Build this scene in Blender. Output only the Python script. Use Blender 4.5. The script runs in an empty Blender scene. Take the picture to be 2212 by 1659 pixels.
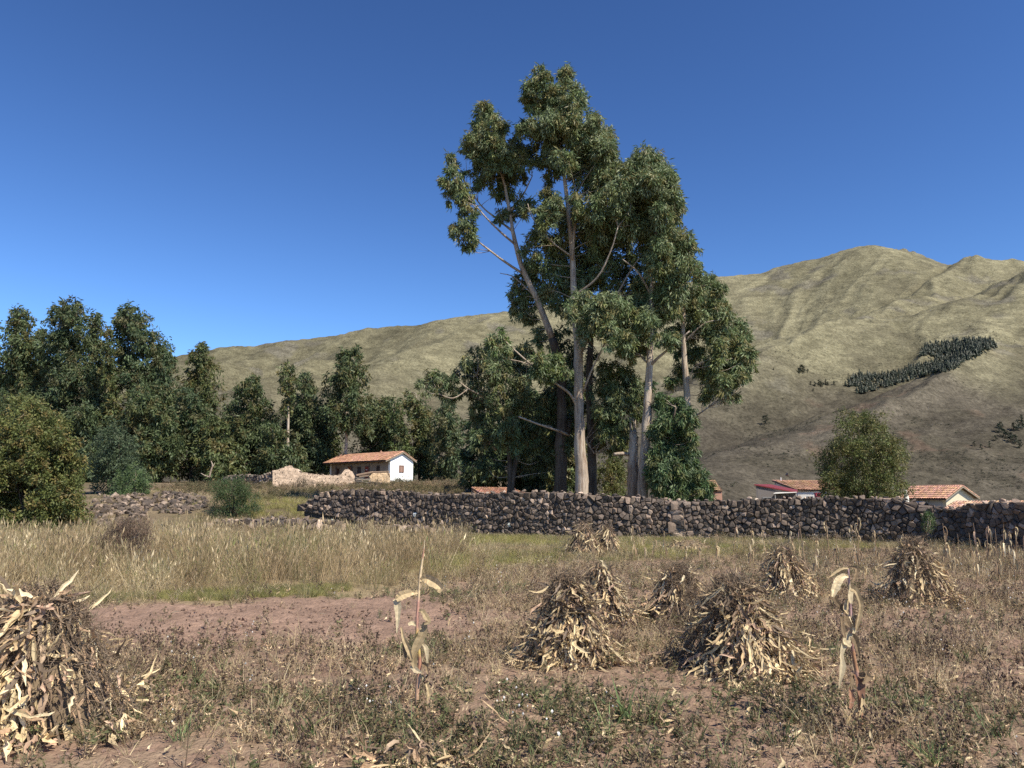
import bpy, math, random
import numpy as np
from mathutils import Vector

# ------------------------------------------------------------------ camera, sky, sun, exposure
scene = bpy.context.scene
COL = scene.collection
FPX, CX, CY, HORIZON = 1640.0, 1106.0, 829.5, 1075.0      # pixel grid 2212 x 1659
EYE = 1.7
PITCH = math.atan((HORIZON - CY) / FPX)

cam_data = bpy.data.cameras.new('camera')
cam_data.sensor_width = 36.0
cam_data.lens = FPX / 2212.0 * 36.0
cam_data.clip_start = 0.05
cam_data.clip_end = 20000.0
cam = bpy.data.objects.new('camera', cam_data)
cam.location = (0, 0, EYE)
cam.rotation_euler = (math.radians(90) + PITCH, 0, 0)
COL.objects.link(cam)
scene.camera = cam

SUN_EL = math.radians(49)
SUN_AZ = (0.73, -0.68)
world = bpy.data.worlds.new('World')
scene.world = world
world.use_nodes = True
wn = world.node_tree
wn.nodes.clear()
w_out = wn.nodes.new('ShaderNodeOutputWorld')
w_bg = wn.nodes.new('ShaderNodeBackground')
w_sky = wn.nodes.new('ShaderNodeTexSky')
w_sky.sky_type = 'NISHITA'
w_sky.sun_disc = False
w_sky.sun_elevation = SUN_EL
w_sky.sun_rotation = math.atan2(SUN_AZ[0], SUN_AZ[1])
w_sky.altitude = 0.0
w_sky.air_density = 1.0
w_sky.dust_density = 0.0
w_sky.ozone_density = 6.0
w_gam = wn.nodes.new('ShaderNodeGamma')          # deep clear highland blue
w_gam.inputs['Gamma'].default_value = 1.45
w_bg.inputs['Strength'].default_value = 0.0505
wn.links.new(w_sky.outputs[0], w_gam.inputs['Color'])
wn.links.new(w_gam.outputs[0], w_bg.inputs['Color'])
wn.links.new(w_bg.outputs[0], w_out.inputs['Surface'])

sun_data = bpy.data.lights.new('sun', 'SUN')
sun_data.energy = 4.6
sun_data.angle = math.radians(0.53)
sun_data.color = (1.0, 0.92, 0.77)
sun = bpy.data.objects.new('sun', sun_data)
_az = Vector((SUN_AZ[0], SUN_AZ[1], 0)).normalized()
SUN_DIR = Vector((_az.x * math.cos(SUN_EL), _az.y * math.cos(SUN_EL), math.sin(SUN_EL)))
sun.rotation_euler = (-SUN_DIR).to_track_quat('-Z', 'Y').to_euler()
sun.location = (40, -40, 60)
COL.objects.link(sun)

scene.view_settings.view_transform = 'Standard'
scene.view_settings.look = 'None'
scene.view_settings.exposure = 0.65
scene.view_settings.gamma = 1.0
scene.render.engine = 'CYCLES'
scene.cycles.max_bounces = 5
scene.cycles.diffuse_bounces = 3
scene.cycles.transmission_bounces = 3
scene.cycles.use_denoising = False

# ------------------------------------------------------------------ pixel <-> world helpers
_cp, _sp = math.cos(PITCH), math.sin(PITCH)

def ray(px, py):
    a, b = (px - CX) / FPX, -(py - CY) / FPX
    return a, _cp - b * _sp, _sp + b * _cp

def P(px, py, Y):
    """world point seen at photo pixel (px,py) at ground distance Y"""
    x, y, z = ray(px, py)
    t = Y / y
    return np.array((x * t, Y, EYE + z * t))

def G(px, py, z=0.0):
    """ground point (height z) seen at pixel"""
    x, y, zz = ray(px, py)
    t = (z - EYE) / zz
    return np.array((x * t, y * t, z))

def S(Y):
    """metres per pixel at distance Y"""
    return Y / FPX

def project(x, y, z):
    """arrays of world coords -> pixel arrays"""
    dz = z - EYE
    f = y * _cp + dz * _sp
    u = -y * _sp + dz * _cp
    f = np.maximum(f, 1e-3)
    return CX + FPX * x / f, CY - FPX * u / f

# ------------------------------------------------------------------ noise
def _hash(ix, iy, seed):
    n = (ix.astype(np.int64) * 374761393 + iy.astype(np.int64) * 668265263 + seed * 1442695041) & 0xFFFFFFFF
    n = ((n ^ (n >> 13)) * 1274126177) & 0xFFFFFFFF
    n = (n ^ (n >> 16)) & 0xFFFFFFFF
    return n.astype(np.float64) / 4294967295.0

def vnoise(x, y, seed=0):
    x = np.asarray(x, float); y = np.asarray(y, float)
    ix, iy = np.floor(x), np.floor(y)
    fx, fy = x - ix, y - iy
    fx = fx * fx * fx * (fx * (fx * 6 - 15) + 10); fy = fy * fy * fy * (fy * (fy * 6 - 15) + 10)
    a = _hash(ix, iy, seed); b = _hash(ix + 1, iy, seed)
    c = _hash(ix, iy + 1, seed); d = _hash(ix + 1, iy + 1, seed)
    return (a + (b - a) * fx) * (1 - fy) + (c + (d - c) * fx) * fy

def fbm(x, y, seed=0, octv=4, gain=0.5):
    s, a, t = 0, 1.0, 0
    for i in range(octv):
        s = s + a * (vnoise(x * 2 ** i + 17.3 * i, y * 2 ** i - 9.1 * i, seed + i) * 2 - 1)
        t += a; a *= gain
    return s / t

def ridged(x, y, seed=0, octv=4, gain=0.5):
    s, a, t = 0, 1.0, 0
    for i in range(octv):
        s = s + a * (1 - np.abs(vnoise(x * 2 ** i + 7.7 * i, y * 2 ** i + 3.3 * i, seed + i) * 2 - 1))
        t += a; a *= gain
    return s / t

def sstep(a, b, x):
    t = np.clip((np.asarray(x, float) - a) / (b - a), 0, 1)
    return t * t * (3 - 2 * t)

# ------------------------------------------------------------------ mesh builder
class MB:
    def __init__(self):
        self.v, self.c, self.f, self.n = [], [], [], 0
    def add(self, verts, faces, color=(1, 1, 1)):
        verts = np.asarray(verts, np.float32).reshape(-1, 3)
        color = np.asarray(color, np.float32)
        if color.ndim == 1:
            color = np.broadcast_to(color, (len(verts), 3))
        self.v.append(verts); self.c.append(color)
        if isinstance(faces, np.ndarray):
            self.f.append(faces.astype(np.int64) + self.n)
        else:
            by = {}
            for q in faces:
                by.setdefault(len(q), []).append(q)
            for k in by:
                self.f.append(np.array(by[k], np.int64) + self.n)
        self.n += len(verts)
        return self
    def mesh(self, name, smooth=False):
        me = bpy.data.meshes.new(name)
        v = np.concatenate(self.v); c = np.concatenate(self.c)
        loops = np.concatenate([f.ravel() for f in self.f]).astype(np.int32)
        sizes = np.concatenate([np.full(len(f), f.shape[1]) for f in self.f])
        starts = (np.cumsum(sizes) - sizes).astype(np.int32)
        me.vertices.add(len(v)); me.loops.add(len(loops)); me.polygons.add(len(sizes))
        me.vertices.foreach_set('co', v.ravel())
        me.loops.foreach_set('vertex_index', loops)
        me.polygons.foreach_set('loop_start', starts)
        me.update(calc_edges=True)
        at = me.color_attributes.new('tint', 'FLOAT_COLOR', 'POINT')
        rgba = np.ones((len(v), 4), np.float32); rgba[:, :3] = c
        at.data.foreach_set('color', rgba.ravel())
        me.polygons.foreach_set('use_smooth', np.full(len(sizes), bool(smooth)))
        me.update()
        return me
    def build(self, name, mat, parent=None, smooth=False, loc=None):
        me = self.mesh(name, smooth)
        me.materials.append(mat)
        return link(name, me, parent, loc)

def link(name, me, parent=None, loc=None):
    o = bpy.data.objects.new(name, me)
    COL.objects.link(o)
    if parent is not None:
        o.parent = parent
    if loc is not None:
        o.location = loc
    return o

def tag(o, label=None, cat=None, group=None, kind=None):
    if label: o['label'] = label
    if cat: o['category'] = cat
    if group: o['group'] = group
    if kind: o['kind'] = kind
    return o

def empty(name, loc, label, cat, group=None, rz=0.0):
    o = bpy.data.objects.new(name, None)
    o.empty_display_size = 0.3
    COL.objects.link(o)
    o.location = tuple(float(q) for q in loc); o.rotation_euler = (0, 0, rz)
    return tag(o, label, cat, group)

def norm(a):
    a = np.asarray(a, float)
    return a / np.maximum(np.linalg.norm(a, axis=-1, keepdims=True), 1e-9)

def tube(mb, pts, radii, sides=8, color=(1, 1, 1), cap=True, rng=None, rough=0.0):
    pts = np.asarray(pts, float); n = len(pts)
    radii = np.broadcast_to(np.asarray(radii, float), (n,))
    tan = norm(np.gradient(pts, axis=0))
    ref = np.array((0, 1.0, 0)) if abs(tan[0][1]) < 0.9 else np.array((1.0, 0, 0))
    verts = []
    for i in range(n):
        a = norm(np.cross(tan[i], ref)); b = np.cross(tan[i], a)
        ang = np.arange(sides) * 2 * math.pi / sides
        rr = radii[i] * (1 + (rng.uniform(-rough, rough, sides) if rng is not None else 0))
        verts.append(pts[i] + (np.cos(ang) * rr)[:, None] * a + (np.sin(ang) * rr)[:, None] * b)
    verts = np.concatenate(verts)
    i, j = np.meshgrid(np.arange(n - 1), np.arange(sides), indexing='ij')
    i, j = i.ravel(), j.ravel(); k = (j + 1) % sides
    faces = np.stack([i * sides + j, i * sides + k, (i + 1) * sides + k, (i + 1) * sides + j], 1)
    col = np.asarray(color, float)
    if col.ndim == 2 and len(col) == n:
        col = np.repeat(col, sides, 0)
    mb.add(verts, faces, col)
    if cap:
        b0 = mb.n - len(verts)
        mb.f.append(np.array([[b0 + (n - 1) * sides + q for q in range(sides)]], np.int64))
        mb.f.append(np.array([[b0 + sides - 1 - q for q in range(sides)]], np.int64))

def smooth_path(pts, k=4):
    """Catmull-Rom resample"""
    p = np.asarray(pts, float)
    q = np.vstack([2 * p[0] - p[1], p, 2 * p[-1] - p[-2]])
    out = []
    for i in range(1, len(q) - 2):
        for t in np.arange(k) / k:
            out.append(0.5 * (2 * q[i] + (q[i + 1] - q[i - 1]) * t + (2 * q[i - 1] - 5 * q[i] + 4 * q[i + 1] - q[i + 2]) * t * t
                              + (-q[i - 1] + 3 * q[i] - 3 * q[i + 1] + q[i + 2]) * t ** 3))
    out.append(p[-1])
    return np.array(out)

def box(mb, o, ax, ay, az, color=(1, 1, 1)):
    """box from corner o with edge vectors"""
    o, ax, ay, az = (np.asarray(q, float) for q in (o, ax, ay, az))
    v = [o, o + ax, o + ax + ay, o + ay, o + az, o + ax + az, o + ax + ay + az, o + ay + az]
    f = [(0, 3, 2, 1), (4, 5, 6, 7), (0, 1, 5, 4), (1, 2, 6, 5), (2, 3, 7, 6), (3, 0, 4, 7)]
    mb.add(v, f, color)

# ------------------------------------------------------------------ materials (procedural)
def mat_tint(name, rough=0.85, var=0.25, nscale=8.0, obj_random=0.0, translucent=0.0, bump=0.0, bscale=30.0, spec=0.3, stretch=None, var2=None):
    m = bpy.data.materials.new(name)
    m.use_nodes = True
    nt = m.node_tree; N, L = nt.nodes, nt.links
    N.clear()
    out = N.new('ShaderNodeOutputMaterial')
    pr = N.new('ShaderNodeBsdfPrincipled')
    pr.inputs['Roughness'].default_value = rough
    pr.inputs['Specular IOR Level'].default_value = spec
    at = N.new('ShaderNodeAttribute'); at.attribute_name = 'tint'
    geo = N.new('ShaderNodeNewGeometry')
    pos = geo.outputs['Position']
    if stretch:
        mp = N.new('ShaderNodeMapping'); mp.inputs['Scale'].default_value = stretch
        L.new(pos, mp.inputs['Vector']); pos = mp.outputs[0]
    col = at.outputs['Color']
    def mult(col, fac_socket, lo, hi):
        mr = N.new('ShaderNodeMapRange')
        mr.inputs['To Min'].default_value = lo; mr.inputs['To Max'].default_value = hi
        L.new(fac_socket, mr.inputs['Value'])
        mx = N.new('ShaderNodeVectorMath'); mx.operation = 'SCALE'
        L.new(col, mx.inputs[0]); L.new(mr.outputs[0], mx.inputs['Scale'])
        return mx.outputs[0]
    if var:
        nz = N.new('ShaderNodeTexNoise'); nz.inputs['Scale'].default_value = nscale; nz.inputs['Detail'].default_value = 5
        nz.inputs['Roughness'].default_value = 0.65
        L.new(pos, nz.inputs['Vector'])
        mr0 = N.new('ShaderNodeMapRange'); mr0.inputs['From Min'].default_value = 0.3; mr0.inputs['From Max'].default_value = 0.7
        L.new(nz.outputs['Fac'], mr0.inputs['Value'])
        col = mult(col, mr0.outputs[0], 1 - var, 1 + var)
    if var2:
        nz = N.new('ShaderNodeTexNoise'); nz.inputs['Scale'].default_value = var2[1]; nz.inputs['Detail'].default_value = 3
        L.new(pos, nz.inputs['Vector'])
        mr0 = N.new('ShaderNodeMapRange'); mr0.inputs['From Min'].default_value = 0.35; mr0.inputs['From Max'].default_value = 0.65
        L.new(nz.outputs['Fac'], mr0.inputs['Value'])
        col = mult(col, mr0.outputs[0], 1 - var2[0], 1 + var2[0])
    if obj_random:
        oi = N.new('ShaderNodeObjectInfo')
        col = mult(col, oi.outputs['Random'], 1 - obj_random, 1 + obj_random)
    L.new(col, pr.inputs['Base Color'])
    if bump:
        nb = N.new('ShaderNodeTexNoise'); nb.inputs['Scale'].default_value = bscale; nb.inputs['Detail'].default_value = 6
        L.new(pos, nb.inputs['Vector'])
        bp = N.new('ShaderNodeBump'); bp.inputs['Strength'].default_value = 1.0; bp.inputs['Distance'].default_value = bump
        L.new(nb.outputs['Fac'], bp.inputs['Height']); L.new(bp.outputs[0], pr.inputs['Normal'])
    surf = pr.outputs[0]
    if translucent:
        tr = N.new('ShaderNodeBsdfTranslucent'); L.new(col, tr.inputs['Color'])
        mx = N.new('ShaderNodeMixShader'); mx.inputs[0].default_value = translucent
        L.new(surf, mx.inputs[1]); L.new(tr.outputs[0], mx.inputs[2]); surf = mx.outputs[0]
    L.new(surf, out.inputs['Surface'])
    return m

M_SOIL = mat_tint('soil', 0.95, 0.26, 6.0, bump=0.04, bscale=22.0, spec=0.1, var2=(0.12, 0.6))
M_STONE = mat_tint('dark_stone', 0.8, 0.3, 12.0, bump=0.012, bscale=40.0, spec=0.35)
def bark_material():
    m = mat_tint('eucalyptus_bark', 0.85, 0.28, 4.0, bump=0.03, bscale=9.0, spec=0.15, stretch=(3.0, 3.0, 0.35))
    nt = m.node_tree; N, L = nt.nodes, nt.links
    pr = next(q for q in N if q.type == 'BSDF_PRINCIPLED')
    src = pr.inputs['Base Color'].links[0].from_socket
    geo = N.new('ShaderNodeNewGeometry'); mp = N.new('ShaderNodeMapping'); mp.inputs['Scale'].default_value = (6.0, 6.0, 0.5)
    nz = N.new('ShaderNodeTexNoise'); nz.inputs['Scale'].default_value = 1.4; nz.inputs['Detail'].default_value = 6; nz.inputs['Roughness'].default_value = 0.7
    L.new(geo.outputs['Position'], mp.inputs['Vector']); L.new(mp.outputs[0], nz.inputs['Vector'])
    mr = N.new('ShaderNodeMapRange'); mr.inputs['From Min'].default_value = 0.48; mr.inputs['From Max'].default_value = 0.60; mr.inputs['To Max'].default_value = 0.75
    L.new(nz.outputs['Fac'], mr.inputs['Value'])
    peel = N.new('ShaderNodeVectorMath'); peel.operation = 'MULTIPLY'; peel.inputs[1].default_value = (0.50, 0.40, 0.34)   # strips of older brown bark
    L.new(src, peel.inputs[0])
    mx = N.new('ShaderNodeMix'); mx.data_type = 'RGBA'
    L.new(mr.outputs[0], mx.inputs[0]); L.new(src, mx.inputs[6]); L.new(peel.outputs[0], mx.inputs[7])
    L.new(mx.outputs[2], pr.inputs['Base Color'])
    return m
M_BARK = bark_material()
M_LEAF = mat_tint('eucalyptus_leaf', 0.5, 0.12, 0.9, translucent=0.24, spec=0.35)
M_BUSHLEAF = mat_tint('shrub_leaf', 0.5, 0.12, 0.9, translucent=0.26, spec=0.3)
M_DRY = mat_tint('dry_husk', 0.7, 0.2, 40.0, obj_random=0.25, translucent=0.2, spec=0.25)
M_STALK = mat_tint('dry_stalk', 0.75, 0.25, 30.0, spec=0.2)
M_GRASS = mat_tint('dry_grass_blade', 0.65, 0.18, 1.0, obj_random=0.3, translucent=0.25, spec=0.25)
M_WEED = mat_tint('weed_leaf', 0.65, 0.18, 2.0, obj_random=0.35, translucent=0.2, spec=0.2)
M_PLASTER = mat_tint('plaster', 0.9, 0.05, 3.0, bump=0.006, bscale=14.0, spec=0.15)
M_ADOBE = mat_tint('adobe', 0.95, 0.34, 3.2, bump=0.12, bscale=4.5, spec=0.1, var2=(0.15, 1.1))
M_TILE = mat_tint('clay_tile', 0.85, 0.3, 3.5, bump=0.01, bscale=30.0, spec=0.15)
M_WOOD = mat_tint('weathered_wood', 0.8, 0.25, 6.0, spec=0.2)
M_PAINT = mat_tint('painted_metal', 0.5, 0.1, 4.0, spec=0.4)
M_HILL = None

# ================================================================== SETTING: ground
_GY = [0, 36, 40, 45, 55, 70, 80, 99, 130, 200, 420]
_GZ = [0, 0, .3, .85, 1.6, 2.4, 2.9, 3.6, 4.5, 6, 9]

def gz(x, y):
    x = np.asarray(x, float); y = np.asarray(y, float)
    left = np.interp(y, _GY, _GZ) * (1 - sstep(-1, 10, x))
    right = -1.3 * sstep(40, 75, y) * sstep(0, 12, x)
    mound = 1.0 * np.exp(-((x + 21) / 7.0) ** 2 - ((y - 46) / 4.5) ** 2)
    return left + right + mound

def gzf(x, y):
    return float(gz(np.array([x]), np.array([y]))[0])

def gpt(px, py):
    """point of the sloping ground seen at a pixel (march)"""
    x, y, z = ray(px, py)
    t = np.concatenate([np.arange(3, 60, .05), np.arange(60, 400, .2)])
    gg = gz(x * t, y * t)
    hit = np.nonzero(EYE + z * t < gg)[0]
    k = hit[0] if len(hit) else len(t) - 1
    return np.array((x * t[k], y * t[k], gg[k]))

def plough_mask(px, py, n):
    """bare ploughed patch, in photo layout"""
    py = py + n * 14
    top = np.interp(px, [-200, 130, 330, 580, 800, 900, 1100, 1200], [1325, 1322, 1310, 1292, 1293, 1296, 1330, 1360])
    bot = np.interp(px, [-200, 160, 420, 700, 900, 1050, 1150], [1420, 1402, 1412, 1402, 1386, 1378, 1366])
    return sstep(-6, 10, py - top) * sstep(-8, 30, bot - py) * (1 - sstep(950, 1150, px + n * 90))

def tall_mask(px, py, n):
    """tall dry grass field at left-middle"""
    py = py + n * 26
    low = np.interp(px, [-300, 330, 580, 830, 980, 1080], [1312, 1306, 1288, 1282, 1262, 1225])
    return sstep(-4, 6, low - py) * sstep(1146, 1172, py) * (1 - sstep(930, 1060, px + n * 60))

def strip_mask(px, py, n):
    """short greenish grass strip along the wall"""
    py = py + n * 10
    low = np.interp(px, [800, 1000, 1250, 1500, 1700, 1900, 2300], [1250, 1240, 1222, 1212, 1200, 1188, 1186])
    return sstep(0, 16, low - py) * sstep(760, 980, px) * sstep(1135, 1150, py)

def build_ground():
    front = np.radians(np.linspace(-47, 47, 400))
    back = np.radians(np.linspace(47, 313, 62))[1:-1]
    ang = np.concatenate([front, back])
    rr = np.concatenate([[0.3], np.geomspace(1.5, 4.0, 18), np.geomspace(4.05, 15, 150), np.geomspace(15.2, 60, 80), np.geomspace(61, 460, 40)])
    A, R = np.meshgrid(ang, rr, indexing='ij')
    X, Y = np.sin(A) * R, np.cos(A) * R
    Z = gz(X, Y)
    near = 1 - sstep(25, 45, R)
    Z = Z + near * (0.05 * fbm(X * 0.7, Y * 0.7, 3, 3) + 0.03 * fbm(X * 4, Y * 4, 5, 3) + 0.016 * fbm(X * 14, Y * 14, 9, 2))
    px, py = project(X, Y, np.zeros_like(X) + 0.0)
    n = fbm(X * 1.1, Y * 1.1, 21, 4)
    n2 = fbm(X * 5, Y * 5, 31, 3)
    front_ok = (Y > 2)
    pl = np.where(front_ok, plough_mask(px, py, n), 0)
    ta = np.where(front_ok, tall_mask(px, py, n), 0)
    st = np.where(front_ok, strip_mask(px, py, n), 0)
    Z = Z + pl * (0.022 * fbm(X * 7, Y * 15, 41, 3) + 0.016 * ridged(X * 3, Y * 8, 43, 2))
    base = np.array((0.235, 0.157, 0.112))
    colr = np.broadcast_to(base, X.shape + (3,)).copy()
    litter = sstep(-0.15, 0.35, n2)[..., None] * 0.5
    colr = colr * (1 - litter) + litter * np.array((0.27, 0.205, 0.135))
    colr = colr * (1 - pl[..., None]) + pl[..., None] * np.array((0.265, 0.176, 0.128)) * (1 + 0.15 * n2[..., None])
    ta3, st3 = ta[..., None], st[..., None]
    colr = colr * (1 - ta3) + ta3 * (np.array((0.26, 0.20, 0.115)) * (1 + 0.3 * n2[..., None]))
    g = sstep(-0.3, 0.4, n)[..., None]
    colr = colr * (1 - st3) + st3 * (np.array((0.24, 0.195, 0.105)) * (1 - g) + np.array((0.19, 0.18, 0.06)) * g)
    far = sstep(34, 40, R)[..., None]
    gg = sstep(-0.2, 0.3, fbm(X * 0.22, Y * 0.22, 55, 4))[..., None]
    colr = colr * (1 - far) + far * (np.array((0.20, 0.155, 0.10)) * (1 - gg) + np.array((0.135, 0.108, 0.065)) * gg)
    mb = MB()
    na, nr = X.shape
    V = np.stack([X, Y, Z], -1).reshape(-1, 3)
    i, j = np.meshgrid(np.arange(na), np.arange(nr - 1), indexing='ij')
    i, j = i.ravel(), j.ravel(); k = (i + 1) % na
    F = np.stack([i * nr + j, k * nr + j, k * nr + j + 1, i * nr + j + 1], 1)[:, ::-1]
    mb.add(V, F, colr.reshape(-1, 3))
    mb.f.append(np.array([[q * nr for q in range(na)]], np.int64))
    o = mb.build('ground', M_SOIL, smooth=True)
    tag(o, kind='structure')
    return o
build_ground()

# ================================================================== SETTING: mountains
def hill_material():
    m = bpy.data.materials.new('dry_mountain_grass')
    m.use_nodes = True
    nt = m.node_tree; N, L = nt.nodes, nt.links
    N.clear()
    out = N.new('ShaderNodeOutputMaterial'); pr = N.new('ShaderNodeBsdfPrincipled')
    pr.inputs['Roughness'].default_value = 0.95; pr.inputs['Specular IOR Level'].default_value = 0.05
    at = N.new('ShaderNodeAttribute'); at.attribute_name = 'tint'
    geo = N.new('ShaderNodeNewGeometry')
    def noise(scale, det, rgh, st=None):
        nz = N.new('ShaderNodeTexNoise'); nz.inputs['Scale'].default_value = scale
        nz.inputs['Detail'].default_value = det; nz.inputs['Roughness'].default_value = rgh
        v = geo.outputs['Position']
        if st:
            mp = N.new('ShaderNodeMapping'); mp.inputs['Scale'].default_value = st; mp.inputs['Rotation'].default_value = (0, 0, 0.5)
            L.new(v, mp.inputs['Vector']); v = mp.outputs[0]
        L.new(v, nz.inputs['Vector']); return nz.outputs['Fac']
    def scl(col, fac, a, b, lo, hi):
        mr = N.new('ShaderNodeMapRange')
        mr.inputs['From Min'].default_value = a; mr.inputs['From Max'].default_value = b
        mr.inputs['To Min'].default_value = lo; mr.inputs['To Max'].default_value = hi
        L.new(fac, mr.inputs['Value'])
        mx = N.new('ShaderNodeVectorMath'); mx.operation = 'SCALE'
        L.new(col, mx.inputs[0]); L.new(mr.outputs[0], mx.inputs['Scale']); return mx.outputs[0]
    c = scl(at.outputs['Color'], noise(0.16, 5, 0.75), 0.36, 0.64, 0.62, 1.4)
    c = scl(c, noise(0.02, 5, 0.6, (1, 1, 2.5)), 0.35, 0.65, 0.75, 1.25)
    L.new(c, pr.inputs['Base Color'])
    bp = N.new('ShaderNodeBump'); bp.inputs['Strength'].default_value = 0.9; bp.inputs['Distance'].default_value = 7.0
    L.new(noise(0.05, 7, 0.7), bp.inputs['Height']); L.new(bp.outputs[0], pr.inputs['Normal'])
    L.new(pr.outputs[0], out.inputs['Surface'])
    return m
M_HILL = hill_material()

def crest(pts):
    return np.array([P(a, b, d) for a, b, d in pts])

CRESTS = [  # (polyline of pixel x, pixel y, distance), slope, roundness
    (crest([(-1700, 860, 2600), (-700, 830, 2700), (0, 800, 2800), (300, 790, 2900), (400, 764, 2950), (480, 748, 2950), (620, 734, 3000), (700, 727, 3050), (800, 710, 3050), (860, 702, 3050), (960, 688, 3000),
            (1090, 674, 3050), (1250, 652, 3150), (1400, 625, 3250), (1520, 604, 3300), (1570, 597, 3300), (1640, 591, 3300), (1700, 572, 3300), (1780, 556, 3250), (1850, 534, 3200), (1880, 530, 3200),
            (1910, 536, 3220), (1960, 548, 3250), (2037, 580, 3350), (2300, 610, 3500), (2900, 640, 3600)]), 0.70),
    (crest([(2037, 581, 3150), (2060, 570, 3050), (2081, 562, 2950), (2110, 567, 2950), (2150, 572, 2950), (2180, 568, 2950), (2212, 570, 2950), (2300, 560, 2950), (2600, 520, 3000), (3200, 520, 3100)]), 0.72),
    (crest([(2081, 562, 2950), (2020, 598, 2750), (1962, 632, 2550), (1903, 668, 2350), (1823, 704, 2150), (1740, 745, 1950)]), 0.8),
    (crest([(2700, 480, 2500), (2400, 530, 2450), (2212, 589, 2400), (2180, 609, 2350), (2121, 640, 2280), (2022, 670, 2180), (1883, 692, 2050), (1768, 716, 1950), (1704, 728, 1880), (1640, 752, 1780), (1560, 800, 1650), (1480, 860, 1500)]), 0.56),
    (crest([(2800, 620, 1950), (2400, 700, 1850), (2212, 748, 1750), (2093, 769, 1640), (2061, 795, 1560), (1942, 825, 1450), (1855, 851, 1360), (1740, 895, 1220), (1600, 955, 1060), (1480, 1005, 900), (1350, 1040, 760)]), 0.42),
    (crest([(1090, 674, 3050), (1000, 715, 2800), (900, 755, 2550), (820, 782, 2400), (760, 812, 2250)]), 0.72),
    (crest([(800, 710, 3050), (730, 752, 2750), (650, 790, 2500), (560, 830, 2300)]), 0.72),
    (crest([(620, 734, 3000), (520, 770, 2750), (470, 800, 2550), (420, 850, 2300)]), 0.75),
    (crest([(1520, 604, 3300), (1440, 690, 2800), (1380, 780, 2350), (1300, 880, 1900)]), 0.6),
]
CREST_MAIN = CRESTS[0][0]

def hill_height(X, Y):
    H = np.full(X.shape, -1e3)
    for pl, slope in CRESTS:
        best = np.full(X.shape, -1e3)
        for a, b in zip(pl[:-1], pl[1:]):
            dx, dy = b[0] - a[0], b[1] - a[1]
            t = np.clip(((X - a[0]) * dx + (Y - a[1]) * dy) / (dx * dx + dy * dy), 0, 1)
            d = np.hypot(X - a[0] - t * dx, Y - a[1] - t * dy)
            z = a[2] + (b[2] - a[2]) * t
            best = np.maximum(best, z - slope * (np.sqrt(d * d + 900.0) - 30.0))
        k = 18.0                                    # soft maximum
        h = np.clip(0.5 + 0.5 * (best - H) / k, 0, 1)
        H = H + (best - H) * h + k * h * (1 - h)
    return H

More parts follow.
